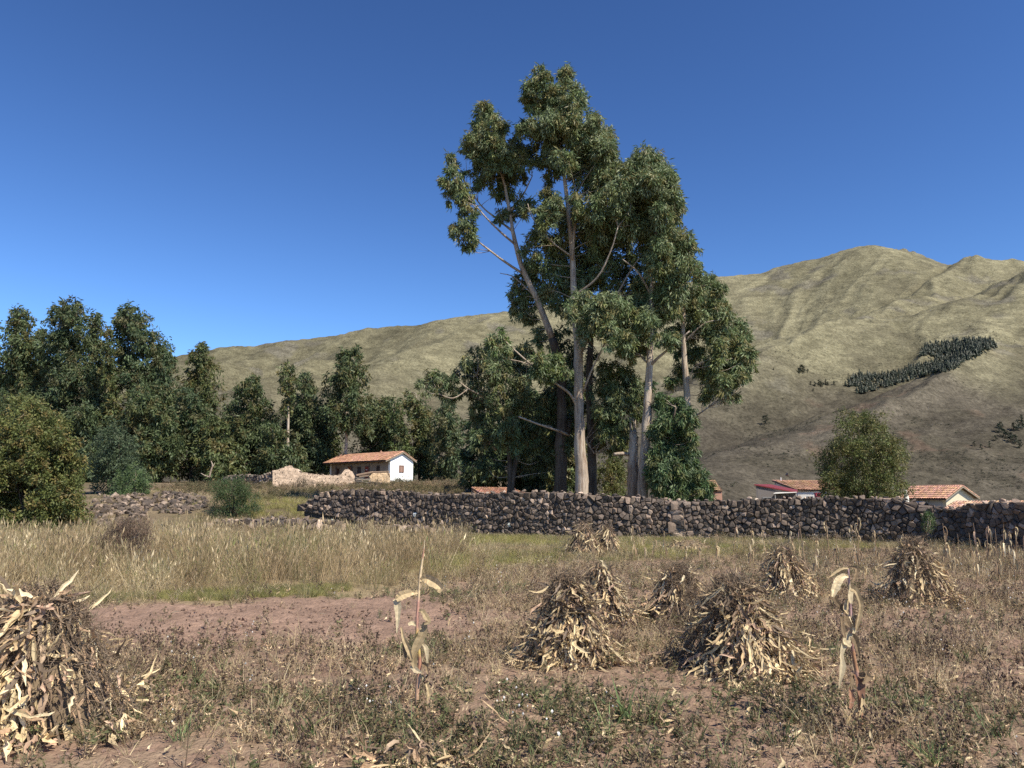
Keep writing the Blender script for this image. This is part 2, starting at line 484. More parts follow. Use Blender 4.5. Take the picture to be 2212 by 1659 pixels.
def build_mountain():
    u = np.concatenate([np.linspace(-1400, 250, 60)[:-1], np.linspace(250, 2300, 440), np.linspace(2300, 3400, 50)[1:]])
    dd = np.concatenate([np.linspace(330, 900, 40)[:-1], np.linspace(900, 2000, 130)[:-1], np.linspace(2000, 3500, 130), np.linspace(3560, 5200, 14)])
    U, D = np.meshgrid((u - CX) / FPX, dd, indexing='ij')
    X, Y = U * D, D
    H = hill_height(X, Y)
    # gullies run down-slope, towards the valley and to the left
    across, along = (X - Y) * .707, (X + Y) * .707
    wx, wy = 60 * fbm(X / 300, Y / 300, 71, 3), 60 * fbm(X / 300, Y / 300, 77, 3)
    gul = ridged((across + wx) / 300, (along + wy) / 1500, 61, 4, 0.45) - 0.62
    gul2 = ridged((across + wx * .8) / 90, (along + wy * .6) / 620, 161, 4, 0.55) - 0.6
    rel = np.clip(H / 260, 0.15, 1)
    edge = np.clip(np.min([np.hypot(X - p[0], Y - p[1]) for p in CREST_MAIN], axis=0) / 260, 0.12, 1)
    H = H + gul * 95 * rel * edge + gul2 * 22 * rel * np.minimum(1, edge + .1) + 6 * fbm(X / 70, Y / 70, 81, 4) * np.minimum(rel, edge + .35) + 3.0 * fbm(X / 18, Y / 18, 91, 3)
    rock = np.exp(-((X - P(1960, 548, 3250)[0]) / 55) ** 2 - ((Y - 3240) / 90) ** 2)
    H = H + rock * (44 * ridged(X / 24, Y / 24, 13, 3) - 16)
    floor = np.interp(Y, [330, 600, 5200], [7.0, 14, 30]) * (1 - sstep(-10, 60, X)) - 3.0 * sstep(-10, 60, X) + 4 * fbm(X / 90, Y / 90, 5, 3)
    k = 12.0
    h = np.clip(0.5 + 0.5 * (H - floor) / k, 0, 1)
    Z = floor + (H - floor) * h + k * h * (1 - h) - 3.0 * (1 - sstep(330, 420, Y)) - 3
    # ground colours with relief shading painted over them: straw tussock above, grey-brown scrub below, rusty soil and dark scrub patches
    gx = np.gradient(Z, axis=0) / np.maximum(np.abs(np.gradient(X, axis=0)), 1)
    alt = Z + 110 * fbm(X / 240, Y / 240, 101, 4)
    up = sstep(110, 400, alt)[..., None]
    low = np.array((0.086, 0.075, 0.057)); high = np.array((0.163, 0.149, 0.094))
    C = low * (1 - up) + high * up
    s = fbm((across + wx) / 45, (along + wy) / 330, 111, 5)
    C = C * np.clip(1 + 0.2 * s + 0.5 * gul + 0.55 * gul2, .6, 1.5)[..., None]  # relief painted into the colour: ridges lightened, gullies darkened
    C = C * (1 - .16 * (1 - sstep(-900, 300, X)))[..., None]
    scrub = (sstep(0.05, 0.45, fbm(X / 120, Y / 120, 121, 5, 0.6) + 0.25 * (gul < -0.12)) * 0.7 * (1 - 0.6 * up[..., 0]))[..., None]
    C = C * (1 - scrub) + scrub * np.array((0.068, 0.060, 0.043))
    red = (sstep(0.38, 0.6, fbm(X / 60, Y / 60, 131, 4)) * (1 - up[..., 0]) * 0.35)[..., None]
    C = C * (1 - red) + red * np.array((0.155, 0.098, 0.072))
    grey = (sstep(0.28, 0.5, fbm(X / 130 + 5, Y / 90, 141, 5)) * up[..., 0] * 0.7 + rock * 0.8)[..., None]
    grey = np.clip(grey, 0, 1)
    C = C * (1 - grey) + grey * np.array((0.125, 0.115, 0.092))
    terr = (np.abs(((Z + 6 * fbm(X / 120, Y / 120, 7, 3)) / 13) % 1 - 0.5) < 0.09) & (fbm(X / 300, Y / 300, 151, 3) > -0.05)
    C = C * np.where(terr, 1.14, 1.0)[..., None]
    na, nr = X.shape
    i, j = np.meshgrid(np.arange(na - 1), np.arange(nr - 1), indexing='ij')
    i, j = i.ravel(), j.ravel()
    F = np.stack([i * nr + j, (i + 1) * nr + j, (i + 1) * nr + j + 1, i * nr + j + 1], 1)
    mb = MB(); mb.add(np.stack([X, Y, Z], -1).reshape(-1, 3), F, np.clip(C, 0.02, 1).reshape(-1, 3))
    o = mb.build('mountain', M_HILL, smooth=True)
    tag(o, kind='structure')
    return X, Y, Z, U, D
_mX, _mY, _mZ, _mU, _mD = build_mountain()
_mpx, _mpy = project(_mX, _mY, _mZ)

def hill_pt(px, py):
    """first (nearest) mountain point seen at the pixel"""
    col = int(np.argmin(np.abs(_mU[:, 0] * FPX + CX - px * 1.0)))
    # column follows x/y ratio; refine by searching a few columns
    best = None
    c0, c1 = max(0, col - 60), min(_mX.shape[0], col + 60)
    sub = (np.abs(_mpx[c0:c1] - px) < 3.5) & (_mD[c0:c1] > 700)
    dist = np.where(sub & (_mpy[c0:c1] <= py), _mD[c0:c1], 1e9)
    k = np.unravel_index(np.argmin(dist), dist.shape)
    if dist[k] > 1e8:
        return None
    return np.array((_mX[c0 + k[0], k[1]], _mY[c0 + k[0], k[1]], _mZ[c0 + k[0], k[1]]))

# ================================================================== TREES
PAL_EUC = 1.75 * np.array((.97, 1.0, .93)) * np.array([(0.090, 0.115, 0.056), (0.11, 0.135, 0.070), (0.070, 0.095, 0.042), (0.125, 0.140, 0.080), (0.10, 0.110, 0.042), (0.13, 0.115, 0.05)])
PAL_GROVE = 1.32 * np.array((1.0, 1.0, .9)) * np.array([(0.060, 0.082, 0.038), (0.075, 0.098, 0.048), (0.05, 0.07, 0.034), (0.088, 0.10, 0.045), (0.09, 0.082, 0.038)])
PAL_YOUNG = np.array([(0.11, 0.155, 0.045), (0.085, 0.13, 0.04), (0.13, 0.16, 0.05)])
PAL_OLIVE = 1.2 * np.array((.92, 1.0, .9)) * np.array([(0.150, 0.140, 0.050), (0.105, 0.115, 0.040), (0.085, 0.095, 0.035), (0.17, 0.125, 0.05), (0.12, 0.125, 0.045)])
PAL_MOLLE = 1.3 * np.array([(0.095, 0.115, 0.035), (0.12, 0.12, 0.04), (0.075, 0.09, 0.03), (0.14, 0.125, 0.05)])
PAL_GREEN = np.array([(0.085, 0.13, 0.05), (0.07, 0.11, 0.04), (0.11, 0.15, 0.06), (0.06, 0.09, 0.04)])
PAL_SAGE = np.array([(0.075, 0.105, 0.055), (0.09, 0.12, 0.065), (0.06, 0.085, 0.045)])

def add_leaves(mb, rng, pos, d, L, W, col):
    """diamond leaves: pos,d (N,3); L,W (N,)"""
    n = len(pos)
    d = norm(d)
    w = norm(np.cross(d, rng.normal(size=(n, 3))))
    nn = np.cross(d, w)
    L = L[:, None]; W = W[:, None]
    mid = pos + d * L * 0.42 + nn * L * 0.06
    v = np.stack([pos, mid + w * W * 0.5, pos + d * L, mid - w * W * 0.5], 1).reshape(-1, 3)
    f = np.arange(n * 4).reshape(n, 4)
    mb.add(v, f, np.repeat(col, 4, 0))

def add_clump(mb, rng, c, r, n, leaf, pal, droop=0.9, core=0.35, tone=1.0, out=0.55):
    """leafy clump = sprigs on an ellipsoid, each a spray of drooping leaves"""
    c = np.asarray(c, float); r = np.broadcast_to(np.asarray(r, float), (3,))
    ns = max(3, n // 20)
    u = norm(rng.normal(size=(ns, 3)) + np.array((0, 0, 0.15)))
    fr = core + (1.1 - core) * rng.uniform(size=(ns, 1)) ** 0.65
    sc = c + u * r * fr
    idx = rng.integers(0, ns, n)
    rm = r.mean()
    spread = np.array((0.17, 0.17, 0.20)) * rm + 0.02
    pos = sc[idx] + rng.normal(size=(n, 3)) * spread
    d = u[idx] * out + rng.normal(size=(n, 3)) * 0.55 + np.array((0, 0, -droop))
    L = leaf[0] * rng.uniform(0.65, 1.3, n); W = leaf[1] * rng.uniform(0.7, 1.25, n)
    scol = pal[rng.integers(0, len(pal), ns)] * rng.uniform(0.8, 1.2, (ns, 1))
    col = scol[idx] * rng.uniform(0.75, 1.3, (n, 1)) * tone
    add_leaves(mb, rng, pos, d, L, W, col)

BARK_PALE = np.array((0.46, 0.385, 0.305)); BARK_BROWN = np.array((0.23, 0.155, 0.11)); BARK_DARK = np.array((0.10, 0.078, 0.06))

def bark_cols(rng, n, brown_low=0.5, dark=False):
    t = np.linspace(0, 1, n)
    k = np.clip(brown_low * (1 - t * 1.6) + rng.uniform(-0.2, 0.25, n), 0, 1)[:, None]
    c = BARK_PALE * (1 - k) + BARK_BROWN * k
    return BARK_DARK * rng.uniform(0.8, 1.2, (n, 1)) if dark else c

class Tree:
    def __init__(self, name, label, cat, base, seed, group=None, pal=PAL_EUC, leaf=(0.31, 0.077), droop=0.9, mat=None):
        self.root = empty(name, base, label, cat, group)
        self.base = np.asarray(base, float)
        self.rng = np.random.default_rng(seed)
        self.pal, self.leaf, self.droop = pal, leaf, droop
        self.cr, self.br = MB(), MB()
        self.trunks, self.nodes = [], []
        self.mat = mat or M_LEAF
    def trunk(self, pts, radii, dark=False, brown=0.5, sides=12, nodes=True, name='trunk', k=4):
        p = smooth_path(np.asarray(pts, float), k) - self.base
        r = np.interp(np.linspace(0, 1, len(p)), np.linspace(0, 1, len(radii)), radii)
        p = p + self.rng.normal(size=p.shape) * r[:, None] * 0.08 * np.array((1, 1, 0))
        mb = MB()
        tube(mb, p, r, sides, bark_cols(self.rng, len(p), brown, dark), rng=self.rng, rough=0.09)
        self.trunks.append(mb.build(name, M_BARK, self.root, smooth=True))
        if nodes:
            for a, b in zip(p, r):
                self.nodes.append((a + self.base, b))
        return p + self.base
    def limb(self, pts, r0, r1, sides=6, dark=False, node=True):
        p = smooth_path(np.asarray(pts, float), 4) - self.base
        r = np.linspace(r0, r1, len(p))
        tube(self.br, p, r, sides, bark_cols(self.rng, len(p), 0.25, dark) * 0.9, rng=self.rng, rough=0.1)
        if node:
            for a, b in zip(p, r):
                self.nodes.append((a + self.base, b))
    def twig_to(self, c, r=0.03):
        c = np.asarray(c, float)
        P_ = np.array([a for a, b in self.nodes])
        below = c[2] - P_[:, 2]
        dist = np.linalg.norm(P_ - c, axis=1) + np.where(below < 0.1, 6.0, 0) + np.abs(below - 0.8 * np.hypot(P_[:, 0] - c[0], P_[:, 1] - c[1])) * 0.3
        a = P_[int(np.argmin(dist))]
        m = (a + c) / 2 + self.rng.normal(size=3) * 0.08 * np.linalg.norm(c - a) + np.array((0, 0, -0.06)) * np.linalg.norm(c - a)
        self.limb([a, m, c], r, r * 0.35, 5, node=False)
    def clump(self, c, r, n, **k):
        add_clump(self.cr, self.rng, np.asarray(c) - self.base, r, n, self.leaf, k.pop('pal', self.pal), k.pop('droop', self.droop), **k)
    def done(self):
        if self.br.n:
            self.br.build('branches', M_BARK, self.root, smooth=True)['kind'] = 'stuff'
        if self.cr.n:
            self.cr.build('crown', self.mat, self.root)
        return self.root

LEAFY = 2.2
def clumps_px(tree, lst, Y, depth, n_at, fill=0.5, twig=0.025, pal=None, leafk=1.0, dy=0.0):
    """lst: (px,py,r_px[,dY]) of photo clumps; depth: half depth of the crown in metres"""
    rng = tree.rng
    cx = np.mean([q[0] for q in lst]); w = max(1.0, np.ptp([q[0] for q in lst]) / 2 + 20)
    for q in lst:
        x, y, r = q[:3]
        k = math.sqrt(max(0.15, 1 - ((x - cx) / (w * 1.15)) ** 2))
        off = q[3] if len(q) > 3 else rng.uniform(-0.9, 0.5) * depth * k
        Yc = Y + off + dy
        c = P(x, y, Yc); rm = r * S(Yc)
        kw = {} if pal is None else {'pal': pal}
        ntot = int(n_at * LEAFY * (r / 30.0) ** 2 * leafk)
        for q_ in range(3):
            o3 = norm(rng.normal(size=3)) * rng.uniform(.3, .72) * np.array((1, 1, 1.1))
            rs_ = rm * rng.uniform(.58, .82)
            tree.clump(c + o3 * rm, (rs_, rs_, rs_ * rng.uniform(.9, 1.45)), ntot // 3, **kw)
        tree.twig_to(c + o3 * rm, twig)
        if rng.uniform() < fill:
            c2 = P(x + rng.uniform(-.4, .4) * r, y + rng.uniform(-.3, .4) * r, Yc + rng.uniform(0.7, 1.4) * depth * k)
            tree.clump(c2, rm * 0.9, int(n_at * 0.6 * LEAFY * (r / 30.0) ** 2 * leafk), **kw)

def z4(l):   # zoom crop -> photo pixel grid
    return [(877.8 + .3638 * a, 109.7 + .3638 * b, .3638 * c) + tuple(e) for a, b, c, *e in l]
def z3(l):
    return [(877.8 + .3306 * a, 658.3 + .3306 * b, .3306 * c) + tuple(e) for a, b, c, *e in l]
def z5(l):
    return [(1426.4 + .3968 * a, 493.7 + .3968 * b, .3968 * c) + tuple(e) for a, b, c, *e in l]
def z6(l):   # crop 2100,1150 .. 3000,2000 (scale .5123 src/px)
    return [(1152 + .2810 * a, 630.9 + .2810 * b, .2810 * c) + tuple(e) for a, b, c, *e in l]

def pxpath(lst):
    return [P(a, b, y) for a, b, y in lst]

# ---- the tall pair of eucalyptus behind the wall
YA = 44.0
def ground_base(px, Y):
    p = P(px, 1070, Y); return np.array((p[0], Y, gzf(p[0], Y)))

tA = Tree('eucalyptus_tree', 'tallest eucalyptus with pale peeling straight trunk and high crown behind the stone wall', 'tree', ground_base(1258, YA), 11)
bA = ground_base(1260, YA)
tA.trunk([bA - (0, 0, .3), P(1257, 1040, YA), P(1254, 960, YA), P(1250, 870, YA), P(1249, 760, YA), P(1243, 690, YA), P(1238, 600, YA + .2), P(1232, 500, YA + .3), P(1220, 390, YA + .2), P(1205, 290, YA), P(1195, 190, YA)],
         [0.46, 0.38, 0.31, 0.28, 0.26, 0.21, 0.18, 0.15, 0.11, 0.07, 0.03], brown=0.35)
tA.limb(pxpath([(1252, 760, YA), (1275, 725, YA - .3), (1292, 700, YA - .6), (1310, 660, YA - 1)]), .16, .05)
tA.limb(pxpath([(1250, 750, YA), (1258, 700, YA + .3), (1266, 660, YA + .8)]), .1, .05)
tA.limb(pxpath([(1258, 850, YA), (1278, 800, YA - .5), (1300, 755, YA - .8), (1325, 705, YA - 1.2)]), .07, .03)
tA.limb(pxpath([(1248, 880, YA), (1230, 850, YA - .4), (1200, 828, YA - 1), (1150, 790, YA - 1.6), (1105, 750, YA - 2), (1075, 720, YA - 2.2)]), .085, .03)
tA.limb(pxpath([(1150, 790, YA - 1.6), (1120, 780, YA - 1.8), (1090, 775, YA - 2)]), .04, .02)
tA.limb(pxpath([(1236, 560, YA), (1242, 480, YA - .4), (1246, 420, YA - .6)]), .1, .04)
tA.limb(pxpath([(1240, 640, YA), (1290, 600, YA - 1), (1320, 540, YA - 1.6), (1335, 490, YA - 2)]), .075, .03)
tA.limb(pxpath([(1236, 555, YA), (1190, 520, YA - .8), (1150, 470, YA - 1.2), (1140, 440, YA - 1.4)]), .06, .02)
crownA = z4([(815, 120, 42), (812, 180, 55), (940, 130, 45), (950, 190, 62), (770, 235, 62), (985, 240, 62), (870, 235, 70), (720, 270, 40), (1030, 300, 40), (690, 420, 50), (690, 490, 42), (780, 340, 75), (880, 330, 75), (975, 340, 72), (800, 440, 85), (900, 430, 85), (1000, 420, 80),
             (1090, 400, 45), (1110, 440, 50), (820, 540, 75), (930, 540, 85), (1050, 520, 95), (1160, 500, 70), (1190, 570, 80), (860, 620, 60), (960, 640, 75), (1080, 640, 90), (1190, 660, 80), (1240, 620, 55), (1010, 730, 60), (870, 700, 55, .8), (840, 780, 45, .8), (1110, 730, 85), (1210, 750, 90)])
crownA += z4([(750, 330, 50), (1010, 480, 60), (880, 500, 60), (1130, 600, 65), (1040, 690, 65), (1160, 790, 60), (820, 660, 45, .6), (740, 450, 45), (980, 570, 60), (1110, 540, 60)])
clumps_px(tA, crownA, YA, 2.2, 560)
crownA2 = z4([(1180, 1010, 80), (1010, 900, 50), (1060, 980, 60), (1290, 1010, 70), (1240, 1090, 75), (1160, 1120, 70), (1060, 1090, 55, .8), (980, 1110, 40, 1.2), (900, 1130, 60, 1.2), (700, 1180, 35, 1.2), (1300, 780, 100), (1180, 830, 95), (1080, 840, 80), (1380, 850, 100), (1260, 900, 105), (1120, 930, 85), (1370, 960, 95), (1240, 1000, 90), (1100, 1010, 60, 1), (1340, 1050, 70), (840, 890, 62), (870, 950, 65), (800, 950, 50), (850, 1010, 60), (900, 900, 45), (790, 1040, 50, .6), (920, 1040, 50, 1.), (760, 1110, 55, 1), (830, 1150, 70, 1.5), (800, 1240, 75, 1.6), (890, 1230, 75, 1.8), (860, 1330, 85, 1.8), (950, 1370, 70, 1.8), (820, 1420, 75, 1.8), (900, 1470, 75, 1.6), (1020, 1260, 70, 1.8), (1010, 1400, 70, 1.4), (1130, 1200, 75, 1.2), (1130, 1320, 80, 1.6), (1230, 1260, 65, 1.6), (1200, 1390, 75, 1.6)])
clumps_px(tA, crownA2, YA - .4, 1.8, 480)
crownA3 = z4([(1060, 1500, 75), (1150, 1480, 70), (1010, 1560, 60), (1120, 1570, 80), (1230, 1510, 80), (1260, 1590, 80), (1330, 1560, 60)]) + z3([(1150, 170, 60), (1230, 180, 60), (1330, 160, 70), (1400, 230, 70), (1330, 250, 55)])
clumps_px(tA, crownA3, YA - 2.2, 1.0, 520)
crownA4 = z3([(600, 190, 45), (565, 240, 42), (640, 240, 40), (590, 300, 45), (660, 300, 40), (880, 340, 62), (950, 370, 60), (850, 400, 55), (1000, 430, 50), (930, 450, 60), (1040, 460, 38), (860, 470, 45)])
clumps_px(tA, crownA4, YA - 2.0, 0.5, 520, pal=np.vstack([PAL_EUC, PAL_YOUNG]), fill=.3)
tA.done()

tB = Tree('eucalyptus_tree', 'leaning eucalyptus with slender pale trunk and feathery crown on the left of the tallest one', 'tree', ground_base(1205, YA + 2.5), 12)
YB = YA + 2.5
bB = ground_base(1212, YB)
tB.trunk([bB - (0, 0, .3), P(1212, 960, YB), P(1214, 870, YB), P(1208, 790, YB), P(1192, 730, YB - .3)], [.36, .33, .3, .28, .25], dark=True)  # lower trunk coloured dark to stand for the shade under the foliage
tB.trunk([P(1192, 732, YB - .3), P(1162, 650, YB - .8), P(1130, 585, YB - 1), P(1112, 520, YB - 1), P(1103, 470, YB - 1), P(1090, 400, YB - 1), P(1070, 330, YB - 1), P(1048, 240, YB - 1)],
         [.21, .18, .155, .13, .105, .08, .055, .03], brown=.3, name='upper_trunk')
tB.limb(pxpath([(1128, 590, YB - 1), (1090, 565, YB - 1.5), (1050, 535, YB - 2), (1018, 510, YB - 2.2)]), .09, .03)
tB.limb(pxpath([(1115, 530, YB - 1), (1080, 500, YB - 1.6), (1050, 470, YB - 2), (1020, 435, YB - 2.2)]), .08, .03)
tB.limb(pxpath([(1108, 500, YB - 1), (1070, 470, YB - .4), (1040, 445, YB), (1008, 400, YB + .2)]), .08, .03)
tB.limb(pxpath([(1160, 645, YB - .8), (1112, 600, YB + .4), (1080, 590, YB + .8)]), .05, .02)
tB.limb(pxpath([(1100, 460, YB - 1), (1130, 420, YB - 1.2), (1150, 380, YB - 1.4)]), .07, .03)
crownB = z4([(455, 325, 38), (430, 390, 48), (490, 390, 50), (540, 420, 45), (410, 450, 45), (470, 460, 60), (560, 480, 45), (390, 530, 45), (450, 540, 62), (530, 560, 62), (370, 590, 42), (430, 620, 55), (500, 640, 60), (590, 600, 55), (660, 590, 55), (720, 580, 50), (760, 640, 45), (690, 660, 55), (610, 680, 55), (430, 690, 40), (560, 730, 50, .5), (620, 760, 55, .8), (640, 710, 45), (440, 760, 45), (420, 800, 30), (580, 820, 45, .8), (530, 870, 35, .8), (620, 850, 42, .8), (390, 720, 25),
             (660, 900, 42), (640, 960, 48), (590, 960, 42), (560, 1000, 32), (700, 930, 38), (740, 900, 30), (700, 970, 30)])
crownB += z4([(430, 470, 50), (520, 510, 55), (470, 580, 55), (560, 640, 50), (660, 640, 50), (510, 690, 45), (600, 730, 50), (480, 720, 40), (540, 790, 40, .6), (390, 560, 38), (690, 740, 40, .8)])
clumps_px(tB, crownB, YB - 1, 1.8, 560)
crownB2 = z4([(262, 650, 36), (245, 710, 38), (300, 690, 38), (230, 770, 34), (280, 760, 42), (330, 720, 25), (240, 830, 36), (300, 820, 40), (350, 820, 28), (270, 880, 34), (330, 880, 42), (360, 920, 42), (390, 890, 28), (340, 970, 40), (390, 970, 35), (300, 1040, 36), (350, 1030, 42), (400, 1040, 30), (285, 1075, 26), (340, 1100, 38), (390, 1110, 34), (360, 1160, 34), (395, 1165, 26)])
clumps_px(tB, crownB2, YB - 2, 1.0, 560, fill=.3)
crownB3 = z4([(660, 1370, 48), (640, 1440, 42), (700, 1420, 50), (650, 1510, 45), (720, 1500, 55), (680, 1560, 45), (760, 1350, 48), (740, 1290, 45), (710, 1320, 35), (740, 1590, 40)]) + z3([(860, 200, 45), (900, 240, 40), (860, 160, 35)])
clumps_px(tB, crownB3, YB + 1.2, 1.0, 520, fill=.6)
tB.done()

# ---- right-hand eucalyptus with the clean pale trunk
tD = Tree('eucalyptus_tree', 'eucalyptus with smooth pinkish grey trunk and broad rounded crown, right of the broken trunk', 'tree', ground_base(1387, YA - 1), 13)
YD = YA - 1.0
bD = ground_base(1387, YD)
tD.trunk([bD - (0, 0, .3), P(1388, 1050, YD), P(1392, 980, YD), P(1397, 900, YD), P(1400, 840, YD), P(1404, 760, YD), P(1406, 680, YD), P(1410, 600, YD), P(1416, 520, YD), P(1420, 430, YD), P(1418, 360, YD)],
         [.35, .30, .27, .245, .22, .19, .155, .12, .09, .05, .03], brown=.3)
tD.limb(pxpath([(1404, 790, YD), (1425, 770, YD - .5), (1460, 742, YD - 1), (1490, 715, YD - 1.4)]), .1, .04)
tD.limb(pxpath([(1400, 785, YD), (1385, 770, YD + .2), (1372, 750, YD + .4)]), .07, .03)
tD.limb(pxpath([(1408, 640, YD), (1380, 590, YD - .6), (1345, 560, YD - 1)]), .08, .03)
tD.limb(pxpath([(1290, 690, YD + 1.4), (1330, 640, YD + 1.2), (1365, 580, YD + 1), (1395, 540, YD + .8)]), .08, .03)
crownD = z4([(1380, 640, 60), (1460, 640, 55), (1340, 690, 55), (1420, 710, 75), (1500, 710, 65), (1550, 770, 65), (1470, 790, 80), (1590, 840, 55), (1540, 870, 75), (1450, 890, 80), (1600, 920, 45), (1560, 960, 70), (1480, 980, 75), (1590, 1010, 35), (1540, 1050, 55), (1420, 1040, 60), (1460, 1090, 60),
             (1600, 1100, 60), (1540, 1150, 75), (1650, 1130, 60), (1690, 1200, 55), (1610, 1210, 75), (1520, 1230, 65), (1720, 1270, 45), (1660, 1290, 65), (1570, 1310, 75), (1480, 1320, 60), (1640, 1380, 75), (1540, 1410, 75), (1730, 1350, 40), (1460, 1420, 55), (1400, 1480, 70), (1480, 1520, 75), (1580, 1500, 80), (1420, 1580, 60), (1380, 1400, 45, 1.), (1400, 1300, 40, 1.4)])
crownD += z4([(1400, 760, 65), (1500, 850, 65), (1420, 820, 60), (1500, 920, 60), (1570, 1080, 55), (1490, 1150, 60), (1440, 1200, 50), (1560, 1220, 60), (1420, 1110, 55, .6), (1470, 1260, 55), (1400, 1200, 45, 1)])
clumps_px(tD, crownD, YD, 2.2, 520)
crownD2 = z3([(1500, 120, 60), (1560, 60, 55), (1460, 200, 60), (1530, 200, 50), (1650, 130, 65), (1420, 290, 50), (1470, 330, 45), (1720, 210, 60), (1650, 240, 45), (1560, 310, 35, .8), (1500, 280, 45, .8)])
clumps_px(tD, crownD2, YD - .4, 1.4, 480)
tD.done()

tE = Tree('eucalyptus_tree', 'eucalyptus at the right edge of the clump with drooping crown against the hillside', 'tree', ground_base(1484, YA + 1.5), 14)
YE = YA + 1.5
bE = ground_base(1486, YE)
tE.trunk([bE - (0, 0, .3), P(1486, 980, YE), P(1485, 880, YE), P(1482, 830, YE), P(1478, 770, YE), P(1476, 700, YE), P(1480, 620, YE), P(1490, 560, YE)], [.26, .24, .21, .19, .16, .12, .08, .03], brown=.15)
tE.limb(pxpath([(1483, 840, YE), (1490, 815, YE - .3), (1500, 790, YE - .6)]), .05, .02)
tE.limb(pxpath([(1488, 905, YE), (1512, 893, YE - .5), (1530, 880, YE - .8)]), .07, .03)
tE.limb(pxpath([(1477, 740, YE), (1520, 700, YE - .6), (1560, 690, YE - .8)]), .07, .03)
crownE = z5([(250, 310, 55), (310, 350, 50), (190, 350, 60), (250, 410, 65), (330, 420, 50), (160, 430, 65), (370, 480, 55), (290, 490, 65), (210, 500, 65), (420, 550, 55), (340, 570, 65), (260, 580, 60), (450, 620, 52), (390, 650, 60), (490, 680, 42), (310, 660, 60), (430, 720, 55), (480, 750, 35), (360, 740, 55), (290, 740, 50), (420, 800, 50), (350, 820, 55), (470, 800, 25), (280, 820, 48), (400, 880, 35), (330, 890, 45), (260, 890, 40), (220, 760, 45, .6), (160, 560, 50, .8), (120, 780, 40, .8), (70, 840, 40, .6), (230, 930, 28), (420, 920, 20), (200, 680, 50, .8), (110, 640, 45, 1), (60, 560, 45, 1)])
clumps_px(tE, crownE, YE, 1.8, 560)
tE.done()

# broken trunk with its side limb
tC = Tree('broken_tree_trunk', 'broken bare brown trunk with a snapped splintered top and one stub branch behind the wall', 'tree trunk', ground_base(1367, YA), 15)
bC = ground_base(1367, YA)
tC.trunk([bC - (0, 0, .3), P(1367, 1040, YA), P(1368, 990, YA), P(1368, 950, YA), P(1366, 930, YA)], [.38, .34, .29, .25, .2], brown=1.0)
for k in range(7):
    a = tC.rng.uniform(0, 6.28)
    q = P(1367, 935, YA) + np.array((math.cos(a), math.sin(a), 0)) * .14
    tube(tC.br, np.array([q, q + (0.02, 0, .35), q + (tC.rng.uniform(-.08, .08), 0, tC.rng.uniform(.5, 1.0))]) - tC.base, [.09, .06, .01], 5, BARK_PALE * .9)
tC.limb(pxpath([(1362, 982, YA), (1345, 980, YA - .2), (1326, 981, YA - .3)]), .12, .09)
tC.done()

# trunk behind A, its shade painted as dark bark, with its low branches
tF = Tree('eucalyptus_tree', 'dark eucalyptus trunk with low leafy skirts standing between the two pale trunks', 'tree', ground_base(1278, YA + 2), 16)
YF = YA + 2.0
bF = ground_base(1278, YF)
tF.trunk([bF - (0, 0, .3), P(1279, 1010, YF), P(1277, 930, YF), P(1272, 850, YF), P(1275, 760, YF), P(1280, 700, YF)], [.3, .27, .25, .22, .18, .1], dark=True)
tF.trunk([P(1208, 1075, YF + 1) - (0, 0, 1.2), P(1210, 1020, YF + 1), P(1220, 960, YF + 1), P(1230, 900, YF + 1)], [.36, .32, .28, .2], dark=True)
tF.limb(pxpath([(1272, 960, YF), (1262, 945, YF - .5), (1284, 980, YF - .8)]), .07, .04)
tF.limb(pxpath([(1229, 940, YF), (1205, 930, YF - .8), (1165, 917, YF - 1.4), (1120, 900, YF - 2)]), .09, .05)
tF.limb(pxpath([(1365, 790, YF + .5), (1362, 740, YF + .5), (1360, 700, YF + .5)]), .16, .1)
skirt = z3([(1290, 440, 60), (1370, 430, 60), (1440, 460, 55), (1310, 520, 65), (1400, 520, 70), (1490, 530, 55), (1270, 600, 60), (1350, 600, 70), (1450, 610, 70), (1530, 620, 45), (1300, 690, 65), (1390, 690, 70), (1480, 690, 60), (1260, 770, 50, .8), (1340, 780, 65), (1430, 790, 60), (1290, 860, 55), (1370, 870, 60), (1440, 860, 45), (1320, 940, 50), (1390, 940, 45), (1250, 900, 40, .8), (1530, 720, 40, 1)])
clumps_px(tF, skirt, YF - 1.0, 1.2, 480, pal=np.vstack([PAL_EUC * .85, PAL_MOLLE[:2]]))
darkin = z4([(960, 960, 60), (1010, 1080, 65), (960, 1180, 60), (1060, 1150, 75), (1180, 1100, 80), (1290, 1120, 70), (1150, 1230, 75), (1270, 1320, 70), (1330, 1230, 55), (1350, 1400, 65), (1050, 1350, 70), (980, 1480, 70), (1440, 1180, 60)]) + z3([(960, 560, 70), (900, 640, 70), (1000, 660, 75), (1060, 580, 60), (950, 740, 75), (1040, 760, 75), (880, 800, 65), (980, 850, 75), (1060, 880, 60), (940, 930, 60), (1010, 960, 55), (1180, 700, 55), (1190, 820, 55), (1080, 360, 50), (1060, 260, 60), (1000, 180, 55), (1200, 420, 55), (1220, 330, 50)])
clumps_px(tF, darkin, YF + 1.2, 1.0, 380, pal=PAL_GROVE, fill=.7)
tF.done()

